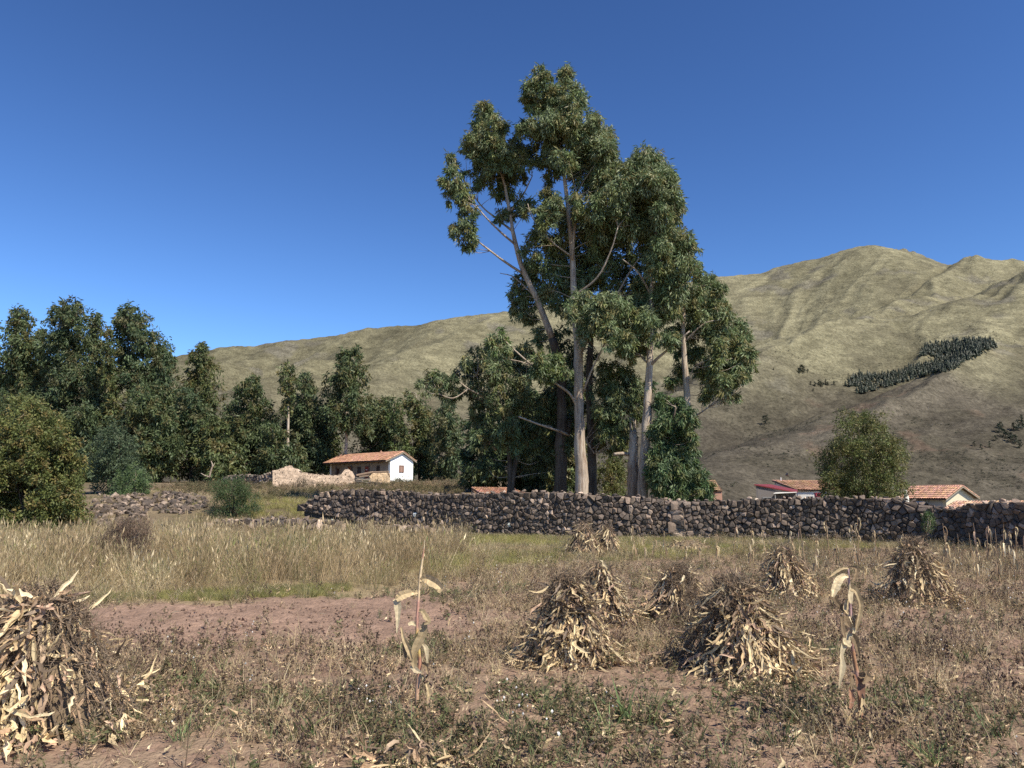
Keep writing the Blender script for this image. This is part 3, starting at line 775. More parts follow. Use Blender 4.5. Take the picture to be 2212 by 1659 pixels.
# bright leafy lower mass right of trunk D
tG = Tree('young_eucalyptus_tree', 'bushy young eucalyptus with dense dark green foliage down to the wall beside the pinkish trunk', 'tree', ground_base(1450, YA - 2), 17)
YG = YA - 2.0
tG.trunk([ground_base(1450, YG), P(1450, 1000, YG), P(1452, 930, YG), P(1460, 880, YG)], [.16, .13, .1, .04], dark=True)
massG = z6([(1000, 990, 75), (1080, 1010, 70), (1170, 960, 70), (1210, 1020, 60), (950, 1080, 65), (1050, 1100, 80), (1150, 1090, 80), (1230, 1100, 45), (940, 1180, 65), (1040, 1200, 80), (1140, 1190, 80), (1220, 1200, 55), (930, 1290, 60), (1020, 1300, 80), (1120, 1300, 80), (1210, 1300, 65), (920, 1400, 60), (1010, 1410, 80), (1110, 1410, 80), (1210, 1400, 75), (1280, 1400, 50), (940, 1500, 70), (1050, 1510, 80), (1160, 1510, 80), (1270, 1490, 75), (1330, 1500, 50), (1340, 1570, 45), (1200, 1590, 60), (1050, 1590, 60), (950, 860, 60, .8), (1000, 820, 50, .8), (1060, 880, 60, .8), (1130, 880, 55), (900, 720, 40, 1), (1100, 830, 45, .6)])
clumps_px(tG, massG, YG, 1.3, 520, pal=PAL_EUC * np.array((.58, .68, .62)), fill=.5)
tG.done()

# low spreading tree left of the tall pair
tH = Tree('eucalyptus_tree', 'low many-limbed eucalyptus leaning out over the tiled roof, left of the tall pair', 'tree', ground_base(1100, YA + 4), 18)
YH = YA + 4.0
bH = ground_base(1100, YH)
tH.trunk([bH - (0, 0, .3), P(1101, 1010, YH), P(1098, 970, YH), P(1085, 930, YH), P(1060, 880, YH - .5), P(1030, 860, YH - 1)], [.19, .16, .14, .11, .08, .04], dark=True)
tH.trunk([bH - (0, 0, .3), P(1112, 1010, YH), P(1125, 960, YH), P(1130, 900, YH), P(1120, 840, YH)], [.17, .14, .12, .09, .04], dark=True)
tH.limb(pxpath([(1072, 972, YH), (1058, 958, YH - .4), (1043, 945, YH - .7)]), .08, .05)
tH.limb(pxpath([(1060, 880, YH - .5), (1045, 858, YH - 1), (1012, 840, YH - 1.6), (980, 815, YH - 2)]), .09, .03)
tH.limb(pxpath([(1012, 840, YH - 1.6), (980, 860, YH - 1.8), (950, 852, YH - 2)]), .05, .02)
tH.limb(pxpath([(1045, 858, YH - 1), (1035, 830, YH - 1.2), (1030, 812, YH - 1.2)]), .05, .02)
massH = z3([(120, 500, 42), (170, 480, 45), (220, 500, 45), (150, 545, 35), (270, 480, 48), (240, 560, 45), (300, 540, 50), (380, 390, 45), (430, 400, 50), (350, 430, 45), (470, 440, 50), (400, 480, 55), (290, 610, 40), (340, 590, 45), (530, 290, 45), (500, 340, 48), (560, 340, 45), (450, 300, 35), (780, 270, 45), (740, 310, 45), (800, 330, 45), (560, 430, 60), (620, 400, 50), (690, 380, 55), (740, 430, 60), (500, 530, 60), (580, 520, 60), (660, 490, 60), (760, 520, 60), (420, 570, 50), (660, 600, 55), (720, 620, 60), (580, 620, 60), (500, 640, 55), (430, 660, 45), (800, 600, 60), (860, 680, 60),
            (560, 720, 65), (640, 710, 60), (730, 720, 65), (820, 750, 60), (480, 760, 60), (560, 810, 65), (660, 800, 70), (760, 820, 65), (850, 840, 55), (520, 880, 50), (620, 890, 60), (720, 900, 60), (810, 910, 55), (470, 840, 40)])
clumps_px(tH, massH, YH - .8, 1.8, 400, pal=np.vstack([PAL_EUC, PAL_GROVE]), fill=.6)
low = z3([(960, 900, 45), (1010, 880, 40), (920, 1010, 50), (850, 1000, 55), (780, 1000, 50), (700, 980, 45), (880, 1080, 50), (960, 1090, 45), (800, 1080, 45), (540, 960, 50), (500, 1050, 55), (590, 1040, 40)])
clumps_px(tH, low, YH + 1.5, 1.0, 330, pal=PAL_GROVE, fill=.5)
tH.done()

# ---- grove of eucalyptus behind the ruins (each one its own tree)
def grove_tree(name, label, Y, trunk_px, clumps, seed, group='eucalyptus grove behind the ruins', pal=PAL_GROVE, n_at=250, depth=2.6, leaf=(0.56, 0.20), dark=True, rad=.28, trunk_show=None):
    bx = trunk_px[0]
    base = ground_base(bx, Y)
    t = Tree(name, label, 'tree', base, seed, group, pal, leaf, 0.7)
    top = trunk_px[1]
    mid = (top[0] * .5 + bx * .5, (top[1] + 1030) / 2)
    pts = [base - (0, 0, .4), P(bx, 1000, Y), P(mid[0], mid[1], Y), P(top[0], top[1], Y)]
    t.trunk(pts, [rad, rad * .85, rad * .6, rad * .15], dark=dark, brown=.2, sides=8)
    clumps_px(t, clumps, Y, depth, n_at, fill=.6, twig=.05)
    return t.done()

def fan(rng, prof, dens=1.0, rk=1.0):
    """clumps from a silhouette: prof = [(py, x_left, x_right), ...] -> list of px clumps"""
    out = []
    ys = [q[0] for q in prof]
    y = ys[0]
    while y < ys[-1]:
        l = np.interp(y, ys, [q[1] for q in prof]); r = np.interp(y, ys, [q[2] for q in prof])
        w = r - l
        rad = min(max(11, w * 0.28), 24) * rk * 1.1
        nx = max(1, int(round(w / (rad * 1.35) * dens)))
        for k in range(nx):
            f = (k + .5) / nx
            x = l + rad * .7 + (w - rad * 1.4) * f if w > rad * 1.4 else (l + r) / 2
            out.append((x + rng.uniform(-.3, .3) * rad, y + rad * .5 + rng.uniform(-.35, .35) * rad, rad * rng.uniform(.75, 1.2)))
        y += rad * 1.05
    return out

R_ = np.random.default_rng(77)
GROVE = [
 # name, label, Y, base_x, top(px,py), silhouette
 ('eucalyptus_tree', 'tall rounded eucalyptus at the far left of the grove above the olive shrub', 112, 45, (42, 690), [(668, 26, 62), (690, 18, 80), (740, 2, 90), (790, -14, 86), (850, 0, 80), (900, 14, 74)]),
 ('eucalyptus_tree', 'eucalyptus cut off by the left edge of the picture', 116, -25, (-22, 715), [(700, -40, 2), (740, -70, 16), (800, -80, 24), (870, -70, 30), (930, -60, 30)]),
 ('eucalyptus_tree', 'tallest broad eucalyptus of the left grove with a double rounded top', 108, 150, (150, 665), [(650, 132, 168), (664, 116, 184), (690, 98, 198), (740, 88, 212), (800, 84, 222), (870, 90, 226), (950, 100, 220), (1000, 110, 210)]),
 ('eucalyptus_tree', 'narrow spire of eucalyptus between the two biggest crowns of the left grove', 114, 208, (207, 690), [(674, 195, 219), (700, 188, 226), (750, 190, 226), (820, 190, 230), (900, 190, 230)]),
 ('eucalyptus_tree', 'slim dark eucalyptus squeezed against the right side of the tall double crown', 104, 236, (236, 730), [(712, 230, 244), (750, 222, 250), (800, 218, 254), (860, 216, 262), (930, 214, 268), (1000, 220, 270)]),
 ('eucalyptus_tree', 'broad conical eucalyptus with grey stems showing through its lower crown', 106, 285, (276, 680), [(660, 258, 292), (678, 244, 314), (715, 238, 342), (750, 242, 370), (800, 246, 384), (840, 262, 384)]),
 ('eucalyptus_tree', 'dense low eucalyptus under the broad conical one', 100, 320, (310, 860), [(836, 270, 340), (870, 250, 372), (920, 240, 392), (980, 250, 396), (1020, 260, 390)]),
 ('eucalyptus_tree', 'lone pointed eucalyptus against the hill between grove and skyline dip', 118, 432, (432, 755), [(738, 421, 445), (765, 411, 457), (800, 398, 468), (835, 388, 488), (856, 392, 484), (880, 420, 470)]),
 ('eucalyptus_tree', 'bushy green eucalyptus filling the gap under the lone pointed one', 104, 410, (405, 870), [(846, 380, 430), (880, 364, 462), (930, 352, 480), (990, 350, 486), (1020, 356, 480)]),
 ('eucalyptus_tree', 'loose two-tiered eucalyptus right of the lone pointed tree', 110, 545, (542, 825), [(814, 530, 556), (835, 508, 570), (860, 506, 584), (890, 490, 588), (930, 478, 590), (980, 476, 594), (1015, 482, 590)]),
 ('eucalyptus_tree', 'bare-stemmed slender eucalyptus with small scattered tufts', 106, 621, (624, 800), [(788, 606, 634), (812, 594, 650), (832, 600, 640), (850, 618, 640), (872, 600, 634), (892, 606, 640)]),
 ('eucalyptus_tree', 'leafy eucalyptus just left of the big round-topped crown', 112, 665, (662, 820), [(806, 648, 672), (830, 640, 690), (870, 634, 704), (920, 630, 712), (980, 620, 716), (1010, 622, 716)]),
 ('eucalyptus_tree', 'big round-topped eucalyptus with pale trunk rising behind the tiled house roof', 109, 747, (750, 775), [(755, 735, 772), (772, 712, 790), (800, 692, 806), (830, 686, 818), (860, 688, 816), (890, 700, 808), (920, 706, 800)]),
 ('eucalyptus_tree', 'dark eucalyptus low behind the house, left of the pale trunk', 116, 705, (700, 910), [(892, 690, 716), (920, 676, 736), (960, 660, 742), (1000, 660, 742)]),
 ('eucalyptus_tree', 'dark eucalyptus low behind the white gable end', 114, 800, (800, 905), [(880, 785, 826), (910, 766, 850), (950, 756, 862), (1000, 760, 862), (1030, 780, 862)]),
 ('eucalyptus_tree', 'yellow-green young eucalyptus above the white gable', 110, 852, (852, 890), [(868, 840, 864), (895, 828, 878), (930, 822, 890), (980, 830, 896), (1030, 870, 900)]),
 ('eucalyptus_tree', 'conical dark eucalyptus right of the yellow-green young one', 114, 905, (900, 860), [(846, 876, 892), (865, 868, 918), (890, 866, 936), (930, 872, 950), (980, 880, 956), (1040, 890, 960)]),
 ('eucalyptus_tree', 'dark eucalyptus at the right end of the grove behind the tan wall stub', 108, 965, (960, 885), [(872, 948, 978), (895, 934, 1000), (930, 928, 1012), (980, 930, 1020), (1045, 936, 1020)]),
 ('eucalyptus_tree', 'dark low eucalyptus filling the gap below the two-tiered one', 102, 590, (590, 960), [(925, 570, 612), (950, 548, 640), (990, 540, 650), (1020, 545, 650)]),
 ('eucalyptus_tree', 'dark low eucalyptus behind the stone heap', 100, 465, (465, 960), [(915, 440, 492), (950, 424, 516), (990, 420, 530), (1020, 425, 528)]),
 ('eucalyptus_tree', 'dark eucalyptus behind the tiled shed roof', 66, 1045, (1045, 930), [(905, 1025, 1070), (940, 1000, 1090), (990, 1005, 1095), (1050, 1010, 1090)]),
 ('eucalyptus_tree', 'dark eucalyptus filling the gap under the low spreading tree', 68, 1140, (1140, 900), [(860, 1110, 1180), (910, 1085, 1200), (970, 1085, 1205), (1060, 1095, 1200)]),
 ('eucalyptus_tree', 'dark eucalyptus seen between the tall pale trunk and its dark neighbour', 62, 1225, (1225, 860), [(820, 1195, 1265), (880, 1180, 1262), (960, 1180, 1262), (1060, 1185, 1262)]),
 ('eucalyptus_tree', 'shaded eucalyptus behind the round green bush', 104, 190, (190, 900), [(880, 150, 240), (930, 130, 256), (990, 130, 262), (1030, 140, 262)]),
 ('eucalyptus_tree', 'rounded eucalyptus between the far left crown and the double-topped one', 118, 88, (90, 740), [(716, 78, 100), (745, 62, 116), (800, 52, 124), (870, 50, 130), (940, 56, 130)]),
 ('eucalyptus_tree', 'rounded eucalyptus shoulder right of the broad conical one', 112, 345, (345, 780), [(742, 330, 356), (765, 318, 376), (800, 310, 386), (860, 306, 392), (920, 310, 392), (1000, 316, 392)]),
 ('eucalyptus_tree', 'rounded dark eucalyptus low between the lone pointed tree and the two-tiered one', 116, 500, (500, 890), [(868, 488, 512), (890, 474, 526), (930, 466, 536), (1000, 462, 540)]),
 ('eucalyptus_tree', 'rounded dark eucalyptus behind the bare-stemmed slender one', 118, 636, (636, 900), [(866, 622, 650), (895, 604, 664), (940, 596, 672), (1010, 594, 676)]),
 ('eucalyptus_tree', 'rounded dark eucalyptus between the house ridge and the conical one', 118, 830, (830, 880), [(856, 818, 846), (880, 806, 862), (930, 798, 872), (1010, 800, 874)]),
 ('eucalyptus_tree', 'shaded eucalyptus behind the olive shrub', 106, 60, (60, 880), [(860, 0, 120), (910, -20, 140), (990, -20, 150), (1030, -10, 150)]),
]
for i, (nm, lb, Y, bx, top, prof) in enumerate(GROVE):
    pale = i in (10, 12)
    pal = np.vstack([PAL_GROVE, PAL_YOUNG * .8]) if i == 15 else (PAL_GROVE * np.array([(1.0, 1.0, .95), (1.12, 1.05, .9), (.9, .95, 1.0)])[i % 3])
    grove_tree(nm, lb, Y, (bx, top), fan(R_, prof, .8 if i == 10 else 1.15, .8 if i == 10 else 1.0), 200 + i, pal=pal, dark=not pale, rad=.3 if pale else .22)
# grey stems seen inside the conical one
# ---- shrubs and small trees
def shrub(name, label, Y, base_px, clumps, seed, pal, leaf, n_at, depth, cat='shrub', group=None, droop=.35, stems=5, zoff=0.0, mat=None, out=.8):
    base = ground_base(base_px, Y)
    t = Tree(name, label, cat, base, seed, group, pal, leaf, droop, mat or M_BUSHLEAF)
    top = min(q[1] for q in clumps)
    cx = float(np.mean([q[0] for q in clumps]))
    for k in range(stems):
        a = t.rng.uniform(-1, 1)
        tgt = P(cx + a * np.ptp([q[0] for q in clumps]) * .35, top + 40 * (abs(a) + .3), Y + t.rng.uniform(-.5, .5) * depth)
        t.limb([base - (0, 0, .2), base * .5 + tgt * .5 + np.array((0, 0, -.1)) + t.rng.normal(size=3) * .12, tgt], .07 if Y > 30 else .03, .015, 5, dark=True)
    clumps_px(t, clumps, Y, depth, n_at, fill=.7, twig=.015)
    return t.done()

shrub('olive_shrub', 'big rounded olive-yellow shrub at the left edge in front of the grove', 38, 70,
      fan(R_, [(878, 20, 110), (895, -30, 165), (930, -70, 182), (980, -90, 190), (1030, -95, 190), (1080, -95, 200), (1120, -90, 190), (1145, -80, 150)], 1.0, 1.05), 301, PAL_OLIVE, (.17, .075), 460, 2.0)
shrub('green_bush', 'round grey-green bush between the olive shrub and the grove', 62, 255,
      fan(R_, [(930, 235, 275), (945, 205, 300), (975, 190, 315), (1010, 185, 322), (1045, 190, 330)], 1.0, .9), 302, PAL_SAGE, (.24, .09), 360, 2.0)
shrub('green_bush', 'bright green leafy bush growing on top of the stone rubble', 47, 290,
      fan(R_, [(1018, 255, 320), (1030, 232, 338), (1050, 226, 345), (1072, 240, 350)], 1.1, .8), 303, PAL_GREEN * 1.15, (.17, .05), 330, 1.2, droop=-.2)
shrub('green_bush', 'feathery green bush beside the yellow-green grass bank', 42, 505,
      fan(R_, [(1040, 474, 530), (1055, 456, 552), (1075, 450, 560), (1098, 454, 556)], 1.2, .9), 304, PAL_GREEN * .85, (.16, .03), 380, 1.0, droop=-.5)
shrub('olive_bush', 'low olive-green bush glimpsed between the dark trunk and the broken trunk', 64, 1322,
      fan(R_, [(985, 1300, 1345), (1005, 1288, 1362), (1040, 1286, 1368), (1080, 1290, 1366)], 1.0, .9), 312, PAL_OLIVE * .9, (.24, .08), 330, 1.6)
shrub('molle_tree', 'round olive-green tree in front of the tiled houses at right', 62, 1868,
      fan(R_, [(896, 1838, 1900), (908, 1818, 1925), (930, 1796, 1950), (958, 1774, 1968), (1000, 1760, 1978), (1035, 1755, 1980), (1065, 1762, 1970), (1085, 1780, 1950)], 1.0, 1.0), 305, PAL_MOLLE, (.26, .075), 360, 3.0, cat='tree', stems=9)
shrub('scrub_bush', 'low green bush at the foot of the white gable wall', 93, 862, fan(R_, [(1036, 850, 874), (1044, 842, 892), (1056, 842, 905)], 1.1, .7), 306, PAL_GREEN * .8, (.3, .07), 200, .8, droop=-.3)
shrub('scrub_bush', 'brown scrub below the cream ruin corner', 72, 800, fan(R_, [(1046, 780, 830), (1056, 765, 850), (1066, 765, 860)], 1.0, .7), 307, np.array([(.17, .13, .09), (.2, .16, .1), (.12, .1, .07)]), (.25, .03), 240, .8, droop=-.5)
shrub('scrub_bush', 'grey-brown scrub in front of the plastered ruin wall', 68, 655, fan(R_, [(1040, 640, 672), (1050, 625, 700), (1062, 620, 720)], 1.0, .7), 308, np.array([(.17, .13, .09), (.2, .16, .1), (.12, .1, .07)]), (.25, .03), 240, .8, droop=-.5)
shrub('scrub_bush', 'brown scrub right of the tan wall stub', 75, 960, fan(R_, [(1042, 930, 985), (1052, 918, 1000), (1064, 915, 1010)], 1.0, .7), 309, np.array([(.18, .14, .09), (.2, .16, .1), (.14, .13, .07)]), (.25, .03), 220, .8, droop=-.5)
shrub('dead_shrub', 'dark brown dead shrub standing in the tall dry grass', 19.5, 270, fan(R_, [(1136, 240, 300), (1150, 220, 322), (1175, 208, 330), (1205, 212, 328)], 1.2, .9), 310, np.array([(.15, .10, .075), (.11, .08, .06), (.19, .14, .1)]), (.07, .012), 900, .6, droop=-.5, mat=M_STALK)
shrub('bush_on_wall', 'small green bush growing out of the wall near its right end', 26.6, 2003, fan(R_, [(1108, 1996, 1012 + 1000), (1120, 1990, 2020), (1140, 1992, 2018)], 1.1, .5), 311, PAL_GREEN, (.09, .03), 330, .15, droop=-.2, stems=2)

# far pines on the hillside
def pine_mesh(seed):
    rng = np.random.default_rng(seed)
    mb = MB()
    tube(mb, [(0, 0, -.5), (0, 0, 3), (0, 0, 9)], [.25, .2, .05], 5, (.1, .07, .05))
    for k in range(9):
        z = 1.2 + k * .95; r = 2.1 * (1 - k / 10.5) * rng.uniform(.8, 1.15)
        add_clump(mb, rng, (rng.normal() * .15, rng.normal() * .15, z), (r, r, .9), 26, (1.0, .5), np.array([(.034, .046, .026), (.045, .056, .03), (.028, .04, .024)]), .5, .3)
    me = mb.mesh('hill_pine'); me.materials.append(M_LEAF)
    return me
PINES = [pine_mesh(400 + k) for k in range(4)]
_rp = np.random.default_rng(55)
def hill_tree(px, py, s, label, group):
    p = hill_pt(px, py)
    if p is None: return
    o = link('hill_tree', PINES[int(_rp.integers(0, 4))])
    o.location = p; o.scale = (s * _rp.uniform(1.4, 1.9), s * _rp.uniform(1.4, 1.9), s * _rp.uniform(.85, 1.15)); o.rotation_euler = (0, 0, _rp.uniform(0, 6.28))
    tag(o, label, 'tree', group)
for px, py, s in [(1654, 918, 2.0)]:
    hill_tree(px, py, s, 'lone dark tree on the bare slope right of the tall trees', None)
ORD = 'first second third fourth fifth sixth seventh eighth ninth tenth eleventh twelfth thirteenth fourteenth fifteenth sixteenth seventeenth eighteenth nineteenth twentieth twenty-first twenty-second twenty-third twenty-fourth twenty-fifth last'.split()
for i_, (px, py, s) in enumerate(sorted([(1731, 806, 2.0), (1738, 808, 1.6), (1726, 808, 1.2), (1747, 808, .8)])):
    hill_tree(px, py, s, ORD[i_] + ' dark tree from the left in the small knot high on the slope', 'small knot of trees high on the slope')
for i_, (px, py, s) in enumerate(sorted([(1754, 834, .9), (1764, 836, 1.2), (1770, 837, 1.4), (1776, 836, 1.3), (1783, 836, 1.4), (1789, 834, 1.0), (1758, 846, .7)])):
    hill_tree(px, py, s, ORD[i_] + ' dark conifer from the left in the loose row beside the plantation', 'loose row of conifers on the slope')
hill_tree(1805, 834, 1.0, 'single dark conifer between the loose row and the plantation', None)
hill_tree(1674, 806, .6, 'tiny dark tree dotted left of the small knot on the slope', None)
for i_, (px, py, s) in enumerate(sorted([(2160, 940, 1.5), (2168, 946, 1.6), (2176, 950, 1.4), (2186, 956, 1.6), (2194, 962, 1.6), (2203, 968, 1.5), (2164, 928, 1.2), (2190, 934, 1.3), (2200, 936, 1.5), (2208, 930, 1.7), (2150, 955, 1.0), (2120, 972, .9), (2210, 910, 1.3), (2140, 968, .9), (2108, 965, .8)])):
    hill_tree(px, py, s, ORD[i_] + ' dark tree from the left in the gully at the right edge of the slope', 'trees in the right-hand gully')
# the plantation: one far mass
def plantation():
    mb = MB(); rng = np.random.default_rng(9)
    poly = z5([(1425, 690, 0), (1440, 640, 0), (1560, 615, 0), (1700, 605, 0), (1800, 605, 0), (1832, 640, 0), (1760, 675, 0), (1660, 715, 0), (1600, 762, 0), (1480, 785, 0), (1330, 830, 0), (1180, 875, 0), (1080, 900, 0), (1050, 885, 0), (1120, 855, 0), (1015, 860, 0), (1030, 815, 0), (1110, 790, 0), (1200, 800, 0), (1310, 775, 0), (1400, 745, 0), (1480, 735, 0), (1510, 700, 0)])
    pts = [(a, b) for a, b, _ in poly]
    def inside(x, y):
        c = False
        for (x1, y1), (x2, y2) in zip(pts, pts[1:] + pts[:1]):
            if (y1 > y) != (y2 > y) and x < (x2 - x1) * (y - y1) / (y2 - y1) + x1: c = not c
        return c
    cnt = 0
    for k in range(6500):
        x, y = rng.uniform(1825, 2160), rng.uniform(728, 856)
        if not inside(x, y) or (x < 1960 and rng.uniform() < .35): continue
        p = hill_pt(x, y + 4)
        if p is None: continue
        s = rng.uniform(.8, 1.45); p = p + np.array((rng.normal() * 4, rng.normal() * 4, 0))
        cnt += 1
        h, r = 9.5 * s, 2.9 * s
        for q in range(5):
            z = h * (.12 + .18 * q); rr = r * (1 - q / 5.6) * rng.uniform(.8, 1.2)
            a = np.arange(6) * math.pi / 3 + rng.uniform(0, 1)
            jit = rng.uniform(.6, 1.3, 6)
            v = np.vstack([np.stack([np.cos(a) * rr * jit, np.sin(a) * rr * jit, np.full(6, z) - rng.uniform(0, .8, 6)], 1), [(rng.normal() * .2, rng.normal() * .2, z + h * .27)]]) + p
            mb.add(v, [(i, (i + 1) % 6, 6) for i in range(6)], np.array((.034, .045, .028)) * rng.uniform(.6, 1.4))
    o = mb.build('pine_plantation', M_LEAF)
    tag(o, 'dark pine plantation stretching down the right-hand hillside', 'plantation', kind='stuff')
plantation()

# ================================================================== DRY-STONE WALLS
PAL_STONE = 1.6 * np.array((1.07, .99, .9)) * np.array([(0.062, 0.052, 0.046), (0.085, 0.069, 0.060), (0.048, 0.042, 0.039), (0.115, 0.093, 0.076), (0.15, 0.118, 0.098), (0.075, 0.06, 0.05), (0.056, 0.047, 0.042), (0.21, 0.17, 0.142)])

def clip_poly(poly, nx, ny, d):
    """keep points with nx*x+ny*y <= d"""
    out = []
    m = len(poly)
    for i in range(m):
        a, b = poly[i], poly[(i + 1) % m]
        da, db = nx * a[0] + ny * a[1] - d, nx * b[0] + ny * b[1] - d
        if da <= 0: out.append(a)
        if (da < 0) != (db < 0) and abs(da - db) > 1e-12:
            t = da / (da - db)
            out.append((a[0] + (b[0] - a[0]) * t, a[1] + (b[1] - a[1]) * t))
    return out

def voronoi_cells(pts, ghosts, R=0.7, box_=0.42):
    allp = pts + ghosts
    grid = {}
    for i, p in enumerate(allp):
        grid.setdefault((int(p[0] // R), int(p[1] // R)), []).append(i)
    cells = []
    for i, p in enumerate(pts):
        poly = [(-box_, -box_), (box_, -box_), (box_, box_), (-box_, box_)]
        gx, gy = int(p[0] // R), int(p[1] // R)
        nb = []
        for a in (-1, 0, 1):
            for b in (-1, 0, 1):
                for j in grid.get((gx + a, gy + b), ()):
                    if j != i:
                        q = allp[j]; dx, dy = q[0] - p[0], q[1] - p[1]
                        nb.append((dx * dx + dy * dy, dx, dy))
        nb.sort()
        for d2, dx, dy in nb[:22]:
            if d2 < 1e-8: continue
            poly = clip_poly(poly, dx, dy, d2 / 2)
            if len(poly) < 3: break
        cells.append(poly)
    return cells

def stone_shell(rng, poly, frame, thick=0.16):
    """a face stone grown from its outline in wall coords; frame(s_off,z_off,out) -> xyz"""
    p = np.array(poly); c = p.mean(0)
    # chamfer long outlines a bit: insert jitter
    q = c + (p - c) * 0.95 + rng.normal(size=p.shape) * 0.006
    size = math.sqrt(abs(np.sum(p[:, 0] * np.roll(p[:, 1], -1) - p[:, 1] * np.roll(p[:, 0], -1))) / 2)
    proud = rng.uniform(0.25, 0.55) * size * 0.55
    tilt = rng.normal(size=2) * 0.28
    m = len(q)
    def ring(k, o):
        r = c + (q - c) * k
        return [frame(a, b, o + (tilt[0] * (a - c[0]) + tilt[1] * (b - c[1])) * (1 if o > 0 else 0) + (rng.uniform(-.012, .012) if o > 0 else 0)) for a, b in r]
    sh = rng.normal(size=2) * 0.08 * size
    v = ring(1.0, -thick) + ring(1.0, 0.0) + ring(0.88, proud * 0.6)
    r3 = c + (q - c) * 0.55 + sh
    v += [frame(a, b, proud + tilt[0] * (a - c[0]) + tilt[1] * (b - c[1]) + rng.uniform(-.01, .015)) for a, b in r3]
    f = []
    for l in range(3):
        for i in range(m):
            j = (i + 1) % m
            f.append((l * m + i, l * m + j, (l + 1) * m + j, (l + 1) * m + i))
    f.append(tuple(3 * m + i for i in range(m)))
    return np.array(v), f, size

def hull_stone(seed, flat=0.7):
    import bmesh
    rng = np.random.default_rng(seed)
    bm = bmesh.new()
    for q in norm(rng.normal(size=(15, 3))) * rng.uniform(.8, 1.05, (15, 1)) * np.array((1.0, .8, flat)):
        bm.verts.new(q * .5)
    r = bmesh.ops.convex_hull(bm, input=bm.verts)
    bm.verts.ensure_lookup_table()
    used = sorted({v.index for f in bm.faces for v in f.verts}) if bm.faces else []
    bm.verts.index_update()
    idx = {}
    V, F = [], []
    for f in bm.faces:
        t = []
        for v in f.verts:
            if v.index not in idx:
                idx[v.index] = len(V); V.append(tuple(v.co))
            t.append(idx[v.index])
        F.append(tuple(t))
    bm.free()
    return np.array(V), F
HULLS = [hull_stone(500 + k, .75) for k in range(12)]

def stone_meshes():
    out = []
    rng = np.random.default_rng(3)
    for k in range(24):
        V, F = HULLS[k % 12]
        mb = MB(); mb.add(V, F, PAL_STONE[k % 8] * (.8, 1.0)[k // 12] * np.array((.84, .86, .88)))
        me = mb.mesh('stone'); me.materials.append(M_STONE); out.append(me)
    return out
STONE_ME = stone_meshes()

def rot_rand(rng, tilt=0.5):
    a, b, c = rng.uniform(-tilt, tilt), rng.uniform(-tilt, tilt), rng.uniform(0, 6.28)
    ca, sa, cb, sb, cc, sc = math.cos(a), math.sin(a), math.cos(b), math.sin(b), math.cos(c), math.sin(c)
    rx = np.array([(1, 0, 0), (0, ca, -sa), (0, sa, ca)]); ry = np.array([(cb, 0, sb), (0, 1, 0), (-sb, 0, cb)]); rz = np.array([(cc, -sc, 0), (sc, cc, 0), (0, 0, 1)])
    return rz @ ry @ rx

